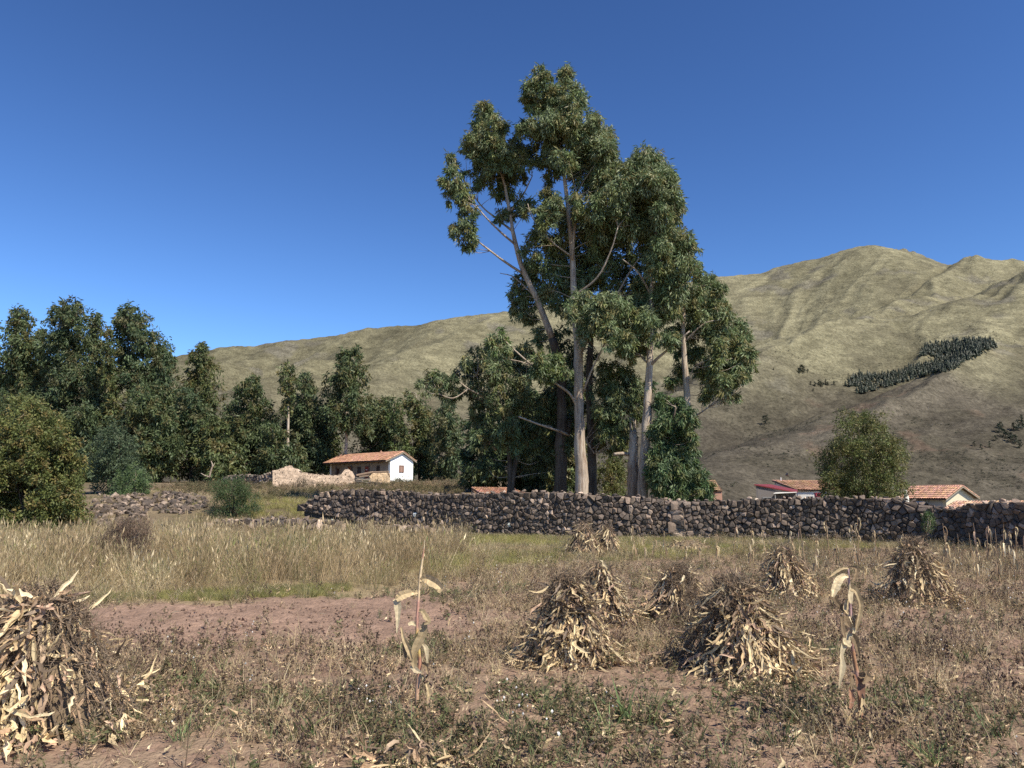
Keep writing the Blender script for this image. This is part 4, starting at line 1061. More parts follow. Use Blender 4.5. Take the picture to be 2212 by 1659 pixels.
def stone_wall(label, path, tops, seed, spacing=(0.205, 0.152), thick=0.6, pale=None, n_parts=295, bases=None, cap=True, name='stone_wall', tone=1.0, group=None):
    """path: [(px, Y)] wall foot in plan; tops: [(px, py)] outline of its top"""
    rng = np.random.default_rng(seed)
    plan = np.array([P(px, 1100, Y)[:2] for px, Y in path])
    pxs = [q[0] for q in path]
    seg = np.r_[0, np.cumsum(np.hypot(*np.diff(plan, axis=0).T))]
    Ltot = seg[-1]
    def at(s):
        return np.array((np.interp(s, seg, plan[:, 0]), np.interp(s, seg, plan[:, 1])))
    def nrm(s):
        d = at(min(s + .4, Ltot)) - at(max(s - .4, 0)); d /= np.linalg.norm(d)
        return np.array((d[1], -d[0]))            # towards the camera side
    tx = [q[0] for q in tops]; ty = [q[1] for q in tops]
    ss = np.linspace(0, Ltot, 240); Tz = []; Bz = []
    for s in ss:
        px = np.interp(s, seg, pxs); a = at(s)
        Tz.append(P(px, np.interp(px, tx, ty), a[1])[2])
        b = gzf(a[0], a[1]) - 0.15
        if bases:
            b = P(px, np.interp(px, [q[0] for q in bases], [q[1] for q in bases]), a[1])[2] - .1
        Bz.append(b)
    Tz = np.array(Tz) + 0.05 * fbm(ss * 1.3, ss * 0 + seed, seed, 3)
    top = lambda s: float(np.interp(s, ss, Tz)); bot = lambda s: float(np.interp(s, ss, Bz))
    root = empty(name, (plan[0][0], plan[0][1], bot(0)), label, 'wall', group)
    org = np.array((plan[0][0], plan[0][1], bot(0)))
    pts, ghosts = [], []
    z = min(Bz) - .2; row = 0
    while z < max(Tz) + .1:
        s = -0.1 + (row % 2) * spacing[0] * .5
        while s < Ltot + .1:
            q = (s + rng.uniform(-.32, .32) * spacing[0], z + rng.uniform(-.3, .3) * spacing[1])
            if bot(q[0]) - .05 < q[1] < top(q[0]) - .05 and 0 <= q[0] <= Ltot and rng.uniform() > .2:
                pts.append(q)
                t = top(q[0])
                if t - q[1] < .45: ghosts.append((q[0], 2 * t - q[1]))
                if q[1] - bot(q[0]) < .3: ghosts.append((q[0], 2 * bot(q[0]) - q[1] - .1))
            s += spacing[0] * rng.uniform(.7, 1.3)
        z += spacing[1]; row += 1
    cells = voronoi_cells(pts, ghosts)
    stones = []
    for p, poly in zip(pts, cells):
        if len(poly) < 3: continue
        a, n = at(p[0]), nrm(p[0]); d = np.array((-n[1], n[0]))
        jit = rng.uniform(-.02, .035)
        fr = lambda u, w, o: (a[0] + d[0] * u + n[0] * (o + jit), a[1] + d[1] * u + n[1] * (o + jit), p[1] + w)
        v, f, size = stone_shell(rng, poly, fr)
        px = np.interp(p[0], seg, pxs)
        col = PAL_STONE[rng.integers(0, 8) if rng.uniform() < .55 else rng.choice([0, 1, 2, 5, 6])] * rng.uniform(.8, 1.2) * tone
        if pale is not None:
            col = col * (1 + pale(px, p[1], rng))
        stones.append((size / a[1], v, f, np.clip(col * (1 + 1.3 * (rng.uniform() < .04)), .02, .6), p))
    if cap:
        s = .05
        while s < Ltot:
            w = rng.uniform(.18, .38)
            V, F = HULLS[rng.integers(0, 12)]
            a = at(s); n = nrm(s)
            off = -rng.uniform(-.02, .3)
            c = np.array((a[0] + n[0] * off, a[1] + n[1] * off, top(s) + rng.uniform(-.05, .06)))
            v = (V * np.array((w, w * .9, w * rng.uniform(.5, .85)))) @ rot_rand(rng, .35).T + c
            col = PAL_STONE[rng.integers(0, 8)] * rng.uniform(.9, 1.5) * tone
            stones.append((w / a[1], v, F, np.clip(col, .02, .5), (s, top(s))))
            s += w * rng.uniform(.6, 1.0)
    stones.sort(key=lambda q: -q[0])
    for k, (sz, v, f, col, p) in enumerate(stones[:n_parts]):
        c = v.mean(0); mb = MB(); mb.add(v - c, f, col)
        mb.build('stone', M_STONE, root, loc=c - org)
    if len(stones) > n_parts:
        mb = MB()
        for sz, v, f, col, p in stones[n_parts:]:
            mb.add(v - org, f, col)
        o = mb.build('small_stones', M_STONE, root); o['kind'] = 'stuff'
    # rough earth and rubble core
    mb = MB(); ns = 120
    sv = np.linspace(0, Ltot, ns); V = []
    for s in sv:
        a, n = at(s), nrm(s)
        t = top(s) - .06; b = bot(s) - .3
        for off, zz in ((-.09, b), (-.10, t - .12), (-.2, t), (-thick, t - .02), (-thick - .05, b)):
            V.append((a[0] + n[0] * off + rng.uniform(-.01, .01), a[1] + n[1] * off, zz + rng.uniform(-.02, .02)))
    F = [(i * 5 + j, (i + 1) * 5 + j, (i + 1) * 5 + j + 1, i * 5 + j + 1) for i in range(ns - 1) for j in range(4)]
    F += [(0, 1, 2, 3, 4), tuple((ns - 1) * 5 + 4 - k for k in range(5))]
    mb.add(np.array(V) - org, F, (.055, .045, .038))
    mb.build('core', M_STONE, root)
    return root

TOPS = [(655, 1090), (672, 1078), (700, 1063), (760, 1058), (850, 1060), (950, 1070), (1000, 1068), (1100, 1063), (1200, 1063), (1300, 1069), (1400, 1075), (1480, 1083), (1550, 1082), (1650, 1079), (1750, 1076), (1850, 1075), (1940, 1075), (1985, 1088), (2008, 1097), (2040, 1101), (2065, 1100), (2100, 1086), (2150, 1084), (2212, 1084), (2500, 1085)]
joint = lambda px, z, rng: 1.1 * float(np.exp(-((px - 1462) / 20) ** 2)) * rng.uniform(.3, 1)
stone_wall('long dark dry-stone wall from its ruined left end to the pale joint below the eucalyptus', [(655, 39.2), (760, 38.2), (920, 36.6), (1100, 34.6), (1250, 33.2), (1360, 32.5), (1462, 32.0)], TOPS, 601, pale=joint,
           bases=[(655, 1098), (740, 1112), (800, 1128), (930, 1152), (1462, 1170)])
stone_wall('dark dry-stone wall running right from the pale joint past the round tree', [(1463, 32.0), (1600, 31.2), (1700, 30.5), (1850, 29.3), (2003, 27.9)], TOPS, 602, pale=joint)
stone_wall('taller dark dry-stone wall corner at the right edge of the field', [(2004, 27.85), (2060, 26.9), (2130, 25.6), (2212, 24.4), (2420, 22.4)], TOPS, 603, spacing=(.215, .16))
# older broken walls up the bank
stone_wall('low dark stone wall among scrub left of the plastered ruin', [(482, 84), (540, 82), (592, 80)], [(482, 1030), (500, 1026), (560, 1027), (580, 1020), (592, 1016)], 604, spacing=(.34, .26), n_parts=120, tone=1.35, bases=[(482, 1046), (592, 1048)])
stone_wall('knee-high tumbled stone footing across the foot of the grassy bank', [(455, 37.6), (560, 37.3), (660, 37.0), (735, 36.8)], [(455, 1128), (500, 1124), (580, 1119), (640, 1121), (700, 1122), (735, 1128)], 605, spacing=(.3, .2), n_parts=120, tone=1.2)
stone_wall('broken rubble footing in the weeds below the long wall', [(790, 36.0), (880, 35.4), (960, 35.0)], [(790, 1140), (840, 1136), (900, 1137), (960, 1143)], 606, spacing=(.3, .2), n_parts=80, tone=1.5)

def rubble(label, region, count, seed, size=(.2, .5), n_parts=290, name='stone_rubble', tone=1.0, pale=False):
    """tumbled stones on the ground inside a pixel polygon; region(rng)->(px,py)"""
    rng = np.random.default_rng(seed)
    items = []
    for k in range(count):
        px, py = region(rng)
        g = gpt(px, py)
        w = rng.uniform(*size) * (1.4 if rng.uniform() < .1 else 1)
        items.append((w / g[1], w, g))
    items.sort(key=lambda q: -q[0])
    c0 = np.mean([q[2] for q in items], axis=0)
    root = empty(name, c0, label, 'rubble')
    rest = MB()
    for k, (_, w, g) in enumerate(items):
        i = int(rng.integers(0, 24))
        if k < n_parts:
            o = link('stone', STONE_ME[i], root)
            o.location = g - c0 + np.array((0, 0, w * .12))
            o.scale = (w, w * rng.uniform(.8, 1.1), w * rng.uniform(.7, 1.1)); o.rotation_euler = (rng.uniform(-.5, .5), rng.uniform(-.5, .5), rng.uniform(0, 6.28))
        else:
            V, F = HULLS[i % 12]
            rest.add((V * w) @ rot_rand(rng).T + g - c0 + np.array((0, 0, w * .1)), F, PAL_STONE[i % 8] * rng.uniform(.8, 1.2))
    if rest.n:
        o = rest.build('small_stones', M_STONE, root); o['kind'] = 'stuff'
    return root

def in_poly(pts):
    xs = [p[0] for p in pts]; ys = [p[1] for p in pts]
    def f(rng):
        while True:
            x, y = rng.uniform(min(xs), max(xs)), rng.uniform(min(ys), max(ys)); c = False
            for (x1, y1), (x2, y2) in zip(pts, pts[1:] + pts[:1]):
                if (y1 > y) != (y2 > y) and x < (x2 - x1) * (y - y1) / (y2 - y1) + x1: c = not c
            if c: return x, y
    return f
rubble('spill of grey-brown tumbled stones beside the olive shrub', in_poly([(150, 1128), (190, 1098), (215, 1068), (300, 1062), (330, 1090), (300, 1130), (200, 1140)]), 420, 611)
rubble('loose scatter of tumbled stones between the bright bush and the feathery bush', in_poly([(335, 1068), (400, 1062), (440, 1075), (450, 1095), (400, 1112), (340, 1108), (310, 1085)]), 260, 612, n_parts=200)
rubble('dark heap of stones among dry grass left of the ruins', in_poly([(345, 1022), (375, 1016), (420, 1016), (432, 1026), (420, 1030), (350, 1030)]), 120, 613, size=(.5, .9), n_parts=100)
rubble('pale boulders behind the wall beside the tiled roof', lambda r: (r.choice([1075, 1100, 1148, 1155]) + r.uniform(-12, 12), 1062 + r.uniform(-3, 3)), 60, 614, size=(.4, .8), n_parts=60)

# ================================================================== BUILDINGS
def tile_roof(mb, o, along, down, nx, ny, color, rng, r=None):
    """half-round clay tiles laid in courses on the plane o + along*s + down*t (vectors give full extents)"""
    o, along, down = (np.asarray(q, float) for q in (o, along, down))
    n = norm(np.cross(along, down)); n = n if n[2] > 0 else -n
    w = np.linalg.norm(along) / nx; a = norm(along); L = np.linalg.norm(down) / ny; d = norm(down)
    ang = np.linspace(0, math.pi, 5)
    for i in range(nx):
        cw = color * rng.uniform(.85, 1.15)
        for j in range(ny):
            c = o + a * (i + .5) * w + d * j * L + a * rng.normal() * w * .04
            col = cw * rng.uniform(.72, 1.25) * np.array((1, rng.uniform(.9, 1.08), rng.uniform(.85, 1.1)))
            rows = []
            for t, rr, lift in ((-.04, .52, .012), (1.03, .60, .045)):
                for q in ang:
                    rows.append(c + d * L * t + a * math.cos(q) * w * rr + n * (math.sin(q) * w * rr * .75 + lift - .02 + rng.normal() * .003))
            mb.add(rows, [(k, k + 1, 6 + k, 5 + k) for k in range(4)], col)

def house(name, label, corner, gdir, W, L, hw, hroof, over_front, over_gable, wall_col, front_col, tile_col, seed, details=None, tiles=(34, 8), tile_parts=False):
    """corner = foot of the near corner; gdir = unit vector along the gable end (towards the rear); front runs along ldir = gdir rotated +90"""
    rng = np.random.default_rng(seed)
    corner = np.asarray(corner, float)
    g = norm(np.array((gdir[0], gdir[1], 0.0))); l = np.array((-g[1], g[0], 0.0)); up = np.array((0, 0, 1.0))
    root = empty(name, corner, label, 'house')
    def Q(gg, ll, zz): return g * gg + l * ll + up * zz
    # walls: gable end (with its triangle), front, rear, far gable
    mb = MB(); th = .35
    def gable(ll0, ll1, col):
        prof = [(0, -.8), (W, -.8), (W, hw), (W / 2, hw + hroof), (0, hw)]
        v = [Q(a, ll0, b) for a, b in prof] + [Q(a, ll1, b) for a, b in prof]
        f = [tuple(range(5))[::-1], tuple(range(5, 10))] + [(i, (i + 1) % 5, 5 + (i + 1) % 5, 5 + i) for i in range(5)]
        m2 = MB(); m2.add(v, f, col); return m2
    gable(0, th, wall_col).build('gable_wall', M_PLASTER, root)
    gable(L - th, L, wall_col).build('gable_wall', M_PLASTER, root)
    mb = MB(); box(mb, Q(.004, th, -.8), g * .3, l * (L - 2 * th), up * (hw + .8 - .02), front_col); mb.build('front_wall', M_PLASTER, root)
    mb = MB(); box(mb, Q(W - .3, th, -.8), g * .296, l * (L - 2 * th), up * (hw + .8 - .02), wall_col); mb.build('rear_wall', M_PLASTER, root)
    # roof
    sl = hroof / (W / 2)
    e_f, e_r = -over_front, W + .35
    ridge = Q(W / 2, -over_gable, hw + hroof + .08)
    rl = l * (L + 2 * over_gable)
    fe = Q(e_f, -over_gable, hw + hroof + .08 - sl * (W / 2 - e_f) * (.82 if over_front > .7 else 1))
    re = Q(e_r, -over_gable, hw + hroof + .08 - sl * (e_r - W / 2))
    mb = MB()
    for e in (fe, re):
        v = [ridge, ridge + rl, e + rl, e]; v2 = [q - up * .07 for q in v]
        mb.add(v + v2, [(0, 1, 2, 3), (7, 6, 5, 4), (0, 3, 7, 4), (1, 5, 6, 2), (3, 2, 6, 7), (0, 4, 5, 1)], np.array((.13, .085, .06)))
    rf = mb.build('roof', M_WOOD, root)
    tl = MB()
    tile_roof(tl, ridge + up * .03, rl, fe - ridge, tiles[0], tiles[1], np.asarray(tile_col), rng)
    tile_roof(tl, ridge + up * .03, rl, re - ridge, tiles[0], tiles[1], np.asarray(tile_col), rng)
    for k in range(int((L + 2 * over_gable) / .4)):
        c = ridge + l * (k * .4 + .2) + up * .06
        a5 = np.linspace(0, math.pi, 5)
        tl.add([c - l * .22 + g * math.cos(q) * .13 + up * math.sin(q) * .1 for q in a5] + [c + l * .22 + g * math.cos(q) * .12 + up * math.sin(q) * .085 for q in a5], [(i, i + 1, 6 + i, 5 + i) for i in range(4)], np.asarray(tile_col) * rng.uniform(.8, 1.15))
    o = tl.build('roof_tiles', M_TILE, rf); o['kind'] = 'stuff'
    # barge boards along the gable verge
    for e in (fe, re):
        mb = MB(); dv = e - ridge
        box(mb, ridge - l * .03 - up * .16, dv, l * .06, up * .13, (.28, .23, .17)); mb.build('barge_board', M_WOOD, rf)
    # rafter ends under the front eave
    k = .3
    while k < L:
        mb = MB(); s0 = Q(.0, k, hw - .12); dv = (fe - ridge) / np.linalg.norm(fe - ridge)
        box(mb, s0, dv * (over_front * 1.05), l * .07, up * .09, (.16, .11, .075)); mb.build('rafter', M_WOOD, rf)
        k += 1.2
    return root, Q, g, l, up, rng, fe, ridge

def opening(root, name, o, w, h, dep, frame_col, fill_col, mat=None, mullions=1, label=None):
    """framed opening: o lower corner, w,h edge vectors, dep = outward unit*small"""
    o, w, h, dep = (np.asarray(q, float) for q in (o, w, h, dep))
    uw, uh = norm(w), norm(h)
    mb = MB(); box(mb, o + dep * .2, w, h, dep * .3, fill_col)
    p = mb.build(name, mat or M_PAINT, root)
    t = .07
    fr = MB()
    for a, b, c in ((o, w, uh * t), (o + h - uh * t, w, uh * t), (o + uh * t, uw * t, h - 2 * uh * t), (o + w - uw * t + uh * t, uw * t, h - 2 * uh * t)):
        box(fr, a + dep * .21, b, c, dep, frame_col)
    for k in range(mullions):
        box(fr, o + w * (k + 1) / (mullions + 1) - uw * .02 + dep * .22 + uh * t, uw * .045, h - 2 * uh * t, dep * .8, frame_col)
    fr.build('frame', M_WOOD, p)
    return p

WHITE = np.array((.84, .83, .80)); TAN = np.array((.34, .255, .19)); TILE = np.array((.47, .262, .175))
cA = P(842, 1042.5, 99.0)
hr, Q, g, l, up, rng, fe, ridge = house('white_house', 'whitewashed house with long terracotta tiled roof and small gable window below the grove', cA, (.655, .757), 3.95, 13.0, 2.95, 1.02, 1.0, .3, WHITE, TAN, TILE, 701, tiles=(54, 9))
opening(hr, 'window', Q(1.5, 0, 1.35), g * .8, up * .92, -l * .06, (.13, .06, .04), (.35, .22, .17), mullions=2)
mb = MB(); box(mb, Q(3.05, -.02, .7), g * .12, l * .018, up * .28, (.3, .28, .25)); mb.build('wall_bracket', M_WOOD, hr)
for ll, w, h, z0, col, nm in ((1.75, .6, 1.5, .75, (.05, .035, .03), 'window'), (3.6, .8, 1.95, .3, (.28, .045, .03), 'door'), (5.0, .75, 1.4, .8, (.06, .045, .05), 'window'), (6.55, 1.0, 2.1, .2, (.40, .115, .045), 'door'), (9.0, .8, 1.3, .8, (.07, .03, .03), 'window')):
    opening(hr, nm, Q(0, ll * 1.2, z0), l * w, up * h, -g * .05, (.10, .055, .04), col, mullions=1)
mb = MB(); tube(mb, [Q(-.02, 4.75, 1.75), Q(-.14, 4.75, 1.75)], [.08, .08], 8, (.8, .8, .78)); mb.build('wall_lamp', M_PAINT, hr)
for ll in (3.2, 7.0, 10.4):
    mb = MB(); box(mb, Q(-.88, ll, -.6), g * .12, l * .12, up * 3.05, (.13, .09, .065)); mb.build('porch_post', M_WOOD, hr)
mb = MB(); rc = ridge + l * 4.6
tube(mb, [rc + l * .35 + up * .05, rc + l * .1 + up * .18, rc - l * .25 + up * .12], [.09, .12, .06], 6, TILE); tube(mb, [rc + l * .02 + up * .1, rc + up * .38], [.07, .04], 6, TILE); mb.build('ridge_ornament', M_TILE, hr)

# ruined plastered adobe wall
def ruin_wall(name, label, pts_top, pts_bot, Y0, Y1, col, seed, thick=.5, stones=0, mat=None):
    rng = np.random.default_rng(seed)
    xs = np.linspace(pts_top[0][0], pts_top[-1][0], 60)
    t = np.interp(xs, [q[0] for q in pts_top], [q[1] for q in pts_top]); b = np.interp(xs, [q[0] for q in pts_bot], [q[1] for q in pts_bot])
    Ys = np.interp(xs, [xs[0], xs[-1]], [Y0, Y1])
    base = P(xs[0], b[0], Ys[0]); root = empty(name, base, label, 'ruined wall')
    V = []; rows = 8
    for k, x in enumerate(xs):
        jt = rng.uniform(-.10, .06)
        for r in range(rows):
            f = r / (rows - 1)
            p = P(x, b[k] + 3 + (t[k] - b[k] - 3) * f, Ys[k]); p[2] += jt * f * (r == rows - 1)
            p[1] += rng.normal() * .015
            V.append(p - base)
        for r in range(rows):
            V.append(V[-rows] + np.array((0.15, thick + rng.normal() * .03, 0)) )
    n2 = 2 * rows; F = []
    for i in range(len(xs) - 1):
        for r in range(rows - 1):
            F.append((i * n2 + r, (i + 1) * n2 + r, (i + 1) * n2 + r + 1, i * n2 + r + 1))
            F.append((i * n2 + rows + r + 1, (i + 1) * n2 + rows + r + 1, (i + 1) * n2 + rows + r, i * n2 + rows + r))
        F.append((i * n2 + rows - 1, (i + 1) * n2 + rows - 1, (i + 1) * n2 + n2 - 1, i * n2 + n2 - 1))
    for i in (0, len(xs) - 1):
        for r in range(rows - 1):
            F.append((i * n2 + r, i * n2 + r + 1, i * n2 + rows + r + 1, i * n2 + rows + r))
    mb = MB(); mb.add(V, F, col); mb.build('plaster', mat or M_ADOBE, root)
    for k in range(stones):
        i = rng.integers(1, len(xs) - 1); f = rng.uniform(.1, 1) ** .7 if k % 3 else .99
        p = P(xs[i], b[i] + (t[i] - b[i]) * f, Ys[i])
        o = link('stone', STONE_ME[int(rng.integers(0, 24))], root)
        w = rng.uniform(.10, .20) * (1.5 if f > .9 else 1)
        o.location = p - base + np.array((0, -.015 if f < .9 else rng.uniform(.05, .4), 0)); o.scale = (w * 1.2, w * .5, w * .8) if f < .9 else (w, w, w * .8); o.rotation_euler = (0, rng.uniform(0, 6.28), 0) if f < .9 else tuple(rng.uniform(0, 6.28, 3))
    return root
ruin_wall('ruined_wall', 'crumbling beige plastered ruin wall with stones showing, two humps along its top', [(589, 1017), (597, 1016), (604, 1012), (612, 1010), (623, 1006), (634, 1012), (640, 1013), (650, 1021), (670, 1024), (700, 1026), (725, 1027), (738, 1024), (744, 1013), (749, 1012), (756, 1019), (761, 1028)], [(589, 1056), (761, 1060)], 74, 79, np.array((.47, .36, .27)), 711, stones=170)
ruin_wall('ruined_wall', 'cream mud-plastered ruin corner with pole coping in front of the white gable', [(797, 1030), (802, 1024), (812, 1022), (838, 1022)], [(797, 1064), (838, 1064)], 80, 80.5, np.array((.56, .42, .28)), 712, stones=6)
ruin_wall('wall_stub', 'short tan wall stub standing right of the white gable end', [(890, 1043.5), (914, 1043.5)], [(890, 1068), (914, 1068)], 97, 96, np.array((.33, .22, .165)), 713, stones=0)
ruin_wall('low_mud_wall', 'low broken mud wall with twig hurdle between ruin and cream corner', [(758, 1040), (770, 1034), (780, 1040), (790, 1044), (800, 1040)], [(758, 1064), (800, 1064)], 79.5, 80, np.array((.36, .27, .2)), 714, stones=14)
def sticks():
    rng = np.random.default_rng(5)
    root = empty('stick_fence', P(780, 1050, 79), 'grey bundle of sticks and poles lying across the gap in the ruin', 'fence')
    b = np.array(root.location)
    for k in range(16):
        y = 1031 + k * 1.6
        mb = MB(); a, c = P(762 + rng.uniform(-4, 8), y + rng.uniform(-2, 2), 79 + rng.uniform(-.2, .2)), P(800 + rng.uniform(-6, 4), y + rng.uniform(-3, 4), 79)
        tube(mb, [a - b, (a + c) / 2 - b + rng.normal(size=3) * .05, c - b], .035, 5, np.array((.25, .22, .18)) * rng.uniform(.7, 1.2)); mb.build('stick', M_WOOD, root)
    for x0, y0, x1, y1, r in ((770, 1027, 806, 1020, .12), (776, 1030, 800, 1026, .08), (802, 1020.5, 840, 1019, .09), (836, 1017, 842, 1030, .06)):
        mb = MB(); tube(mb, [P(x0, y0, 79.3) - b, P(x1, y1, 79.6) - b], r, 6, (.24, .17, .12)); mb.build('pole', M_WOOD, root)
sticks()
def dead_snag():
    t = Tree('dead_sapling', 'bleached bare forked sapling in front of the dark grove', 'dead tree', ground_base(452, 88), 91)
    t.limb(pxpath([(452, 1032, 88), (455, 1018, 88), (459, 1006, 88), (456, 996, 88)]), .12, .05)
    t.limb(pxpath([(457, 1012, 88), (462, 1004, 88), (464, 1000, 88)]), .07, .03)
    t.limb(pxpath([(452, 1030, 88), (442, 1027, 88), (434, 1022, 88)]), .08, .03)
    t.done()
dead_snag()

# half-hidden tiled roof behind the wall
def lean_roof():
    Y = 60.0
    rng = np.random.default_rng(31)
    tl, tr, br, bl = P(1018, 1053.5, Y + 1.5), P(1078, 1054.5, Y + 3.2), P(1135, 1066, Y + .6), P(1030, 1068, Y - .8)
    base = np.array((tl[0], Y, gzf(tl[0], Y)))
    root = empty('tiled_shed', base, 'terracotta shed roof just showing over the wall, left of the pale trunk', 'shed')
    mb = MB()
    n = len('abcd')
    q = [tl, tr, br, bl]
    mb.add([p - base - (0, 0, .08) for p in q] + [p - base - (0, 0, .16) for p in q], [(0, 1, 2, 3), (7, 6, 5, 4), (0, 3, 7, 4), (1, 5, 6, 2), (3, 2, 6, 7), (0, 4, 5, 1)], (.14, .09, .06))
    rf = mb.build('roof', M_WOOD, root)
    t = MB(); tile_roof(t, tl - base, tr - tl + np.array((1.2, 0, 0)), bl - tl + np.array((.4, 0, 0)), 18, 6, TILE * 1.05, rng)
    tile_roof(t, tr - base, br - tr, (bl - tl) * .6 + np.array((0, 0, -.1)), 10, 4, TILE, rng)
    o = t.build('roof_tiles', M_TILE, rf); o['kind'] = 'stuff'
    w = MB()
    for a, b in ((bl, br), (tl, bl), (br, tr), (tr, tl)):
        a2, b2 = a - base - (0, 0, .2), b - base - (0, 0, .2)
        v = [np.array((a2[0], a2[1], -.5)), np.array((b2[0], b2[1], -.5)), b2, a2]; d = np.array((.0, .15, 0))
        w.add(v + [x + d for x in v], [(0, 1, 2, 3), (7, 6, 5, 4), (0, 3, 7, 4), (1, 5, 6, 2), (2, 6, 7, 3)], (.4, .3, .22))
    w.build('wall', M_ADOBE, root)
lean_roof()

# right-hand village houses
cR = P(2143 - 96, 1098, 78.0)
cR = P(2045, 1100, 78.0)
rr, Q, g, l, up, rng, fe, ridge = house('tiled_house', 'low house with orange tiled roof and cream gable at the right end of the wall', (cR[0], cR[1], -1.3), (.906, .42), 4.3, 5.0, 3.05, 1.05, .6, .45, np.array((.62, .55, .40)), np.array((.42, .42, .40)), TILE * np.array((1.02, 1.05, 1.1)), 721, tiles=(22, 7))  # front wall greyed, the shade on that side put into its colour
opening(rr, 'window', Q(1.5, 0, 2.2), g * 1.3, up * .5, -l * .05, (.2, .1, .06), (.10, .06, .04), mullions=1)
opening(rr, 'window', Q(0, 2.0, 1.2), l * .9, up * 1.2, -g * .05, (.05, .04, .04), (.03, .03, .035), mullions=1)
opening(rr, 'door', Q(0, 3.6, .1), l * .9, up * 2.0, -g * .05, (.06, .05, .05), (.07, .05, .04), mullions=0)
mb = MB(); box(mb, P(2000, 1068, 74.6) * 0 + Q(-.75, 1.9, 2.2), l * 1.5, g * .05, up * .42, (.12, .22, .36)); mb.build('awning_board', M_PAINT, rr)
# lower tiled roof in front
def low_roof():
    Y = 60.0; rng = np.random.default_rng(32)
    tl, tr, br, bl = P(2062, 1084, Y + 2), P(2230, 1083, Y + 2.5), P(2215, 1104, Y - .5), P(2030, 1104, Y - 1)
    base = np.array((tl[0], Y, gzf(tl[0], Y)))
    root = empty('tiled_shed', base, 'low tiled shed roof in the dip of the wall below the cream gable', 'shed')
    mb = MB(); q = [tl, tr, br, bl]
    mb.add([p - base - (0, 0, .08) for p in q] + [p - base - (0, 0, .16) for p in q], [(0, 1, 2, 3), (7, 6, 5, 4), (0, 3, 7, 4), (1, 5, 6, 2), (3, 2, 6, 7), (0, 4, 5, 1)], (.14, .09, .06))
    rf = mb.build('roof', M_WOOD, root)
    t = MB(); tile_roof(t, tl - base, tr - tl, bl - tl, 26, 6, TILE * np.array((1.1, 1.25, 1.35)), rng); o = t.build('roof_tiles', M_TILE, rf); o['kind'] = 'stuff'
    w = MB()
    for a, b in ((bl, br), (tl, bl), (br, tr), (tr, tl)):
        a2, b2 = a - base - (0, 0, .2), b - base - (0, 0, .2)
        v = [np.array((a2[0], a2[1], -.5)), np.array((b2[0], b2[1], -.5)), b2, a2]; d = np.array((.0, .15, 0))
        w.add(v + [x + d for x in v], [(0, 1, 2, 3), (7, 6, 5, 4), (0, 3, 7, 4), (1, 5, 6, 2), (2, 6, 7, 3)], (.4, .3, .22))
    w.build('wall', M_ADOBE, root)
low_roof()

def slab_building(name, label, cat, quad, walls, roof_col, seed, tiles=None, roof_mat=None, wall_col=(.5, .45, .38), openings=()):
    """mono-pitch building: quad = roof corners (tl,tr,br,bl) in world; walls drop to the ground"""
    rng = np.random.default_rng(seed)
    tl, tr, br, bl = (np.asarray(q, float) for q in quad)
    base = np.array((bl[0], bl[1], gzf(bl[0], bl[1])))
    root = empty(name, base, label, cat)
    q = [p - base for p in (tl, tr, br, bl)]
    mb = MB(); dn = np.array((0, 0, .1))
    mb.add(q + [p - dn for p in q], [(0, 1, 2, 3), (7, 6, 5, 4), (0, 3, 7, 4), (1, 5, 6, 2), (3, 2, 6, 7), (0, 4, 5, 1)], roof_col if tiles is None else (.14, .09, .06))
    rf = mb.build('roof', roof_mat or M_PAINT, root)
    if tiles:
        t = MB(); tile_roof(t, q[0] + dn * .2, q[1] - q[0], q[3] - q[0], tiles[0], tiles[1], np.asarray(roof_col), rng); o = t.build('roof_tiles', M_TILE, rf); o['kind'] = 'stuff'
    c = sum(q) / 4
    k = [c + (p - c) * np.array((.93, .93, 1)) - dn * 1.15 for p in q]
    for a, b in ((3, 2), (0, 3), (2, 1), (1, 0)):
        m2 = MB(); A, B = k[a], k[b]
        inw = norm(np.array((c[0] - (A[0] + B[0]) / 2, c[1] - (A[1] + B[1]) / 2, 0))) * .2
        v = [np.array((A[0], A[1], -.5)), np.array((B[0], B[1], -.5)), B, A]
        m2.add(v + [x + inw for x in v], [(0, 1, 2, 3), (7, 6, 5, 4), (0, 3, 7, 4), (1, 5, 6, 2), (2, 6, 7, 3)], wall_col)
        m2.build('wall', M_PLASTER, root)
    A, B = k[3], k[2]; d = norm(np.array((B[0] - A[0], B[1] - A[1], 0))); outw = np.array((d[1], -d[0], 0)); W = np.linalg.norm((B - A)[:2])
    for f0, f1, zt, h, col, nm in openings:
        z = A[2] + (B[2] - A[2]) * (f0 + f1) / 2 - zt - h
        opening(root, nm, np.array((A[0], A[1], 0)) + d * W * f0 + np.array((0, 0, z)), d * W * (f1 - f0), np.array((0, 0, h)), outw * .05, (.3, .3, .3), col, mullions=1 if nm == 'window' else 0)
    return root, base
YS = 72.0
slab_building('red_roof_shed', 'grey shed with sloping red sheet-metal roof behind the wall', 'shed', (P(1664, 1046, YS + 3.5), P(1723, 1058, YS + 2.5), P(1722, 1062.5, YS - .5), P(1629, 1046, YS)), None, np.array((.19, .028, .03)), 731, wall_col=np.array((.20, .18, .17)),
              openings=((.15, .38, .9, .9, (.02, .02, .022), 'window'), (.62, .82, .35, 1.9, (.09, .045, .035), 'door')))
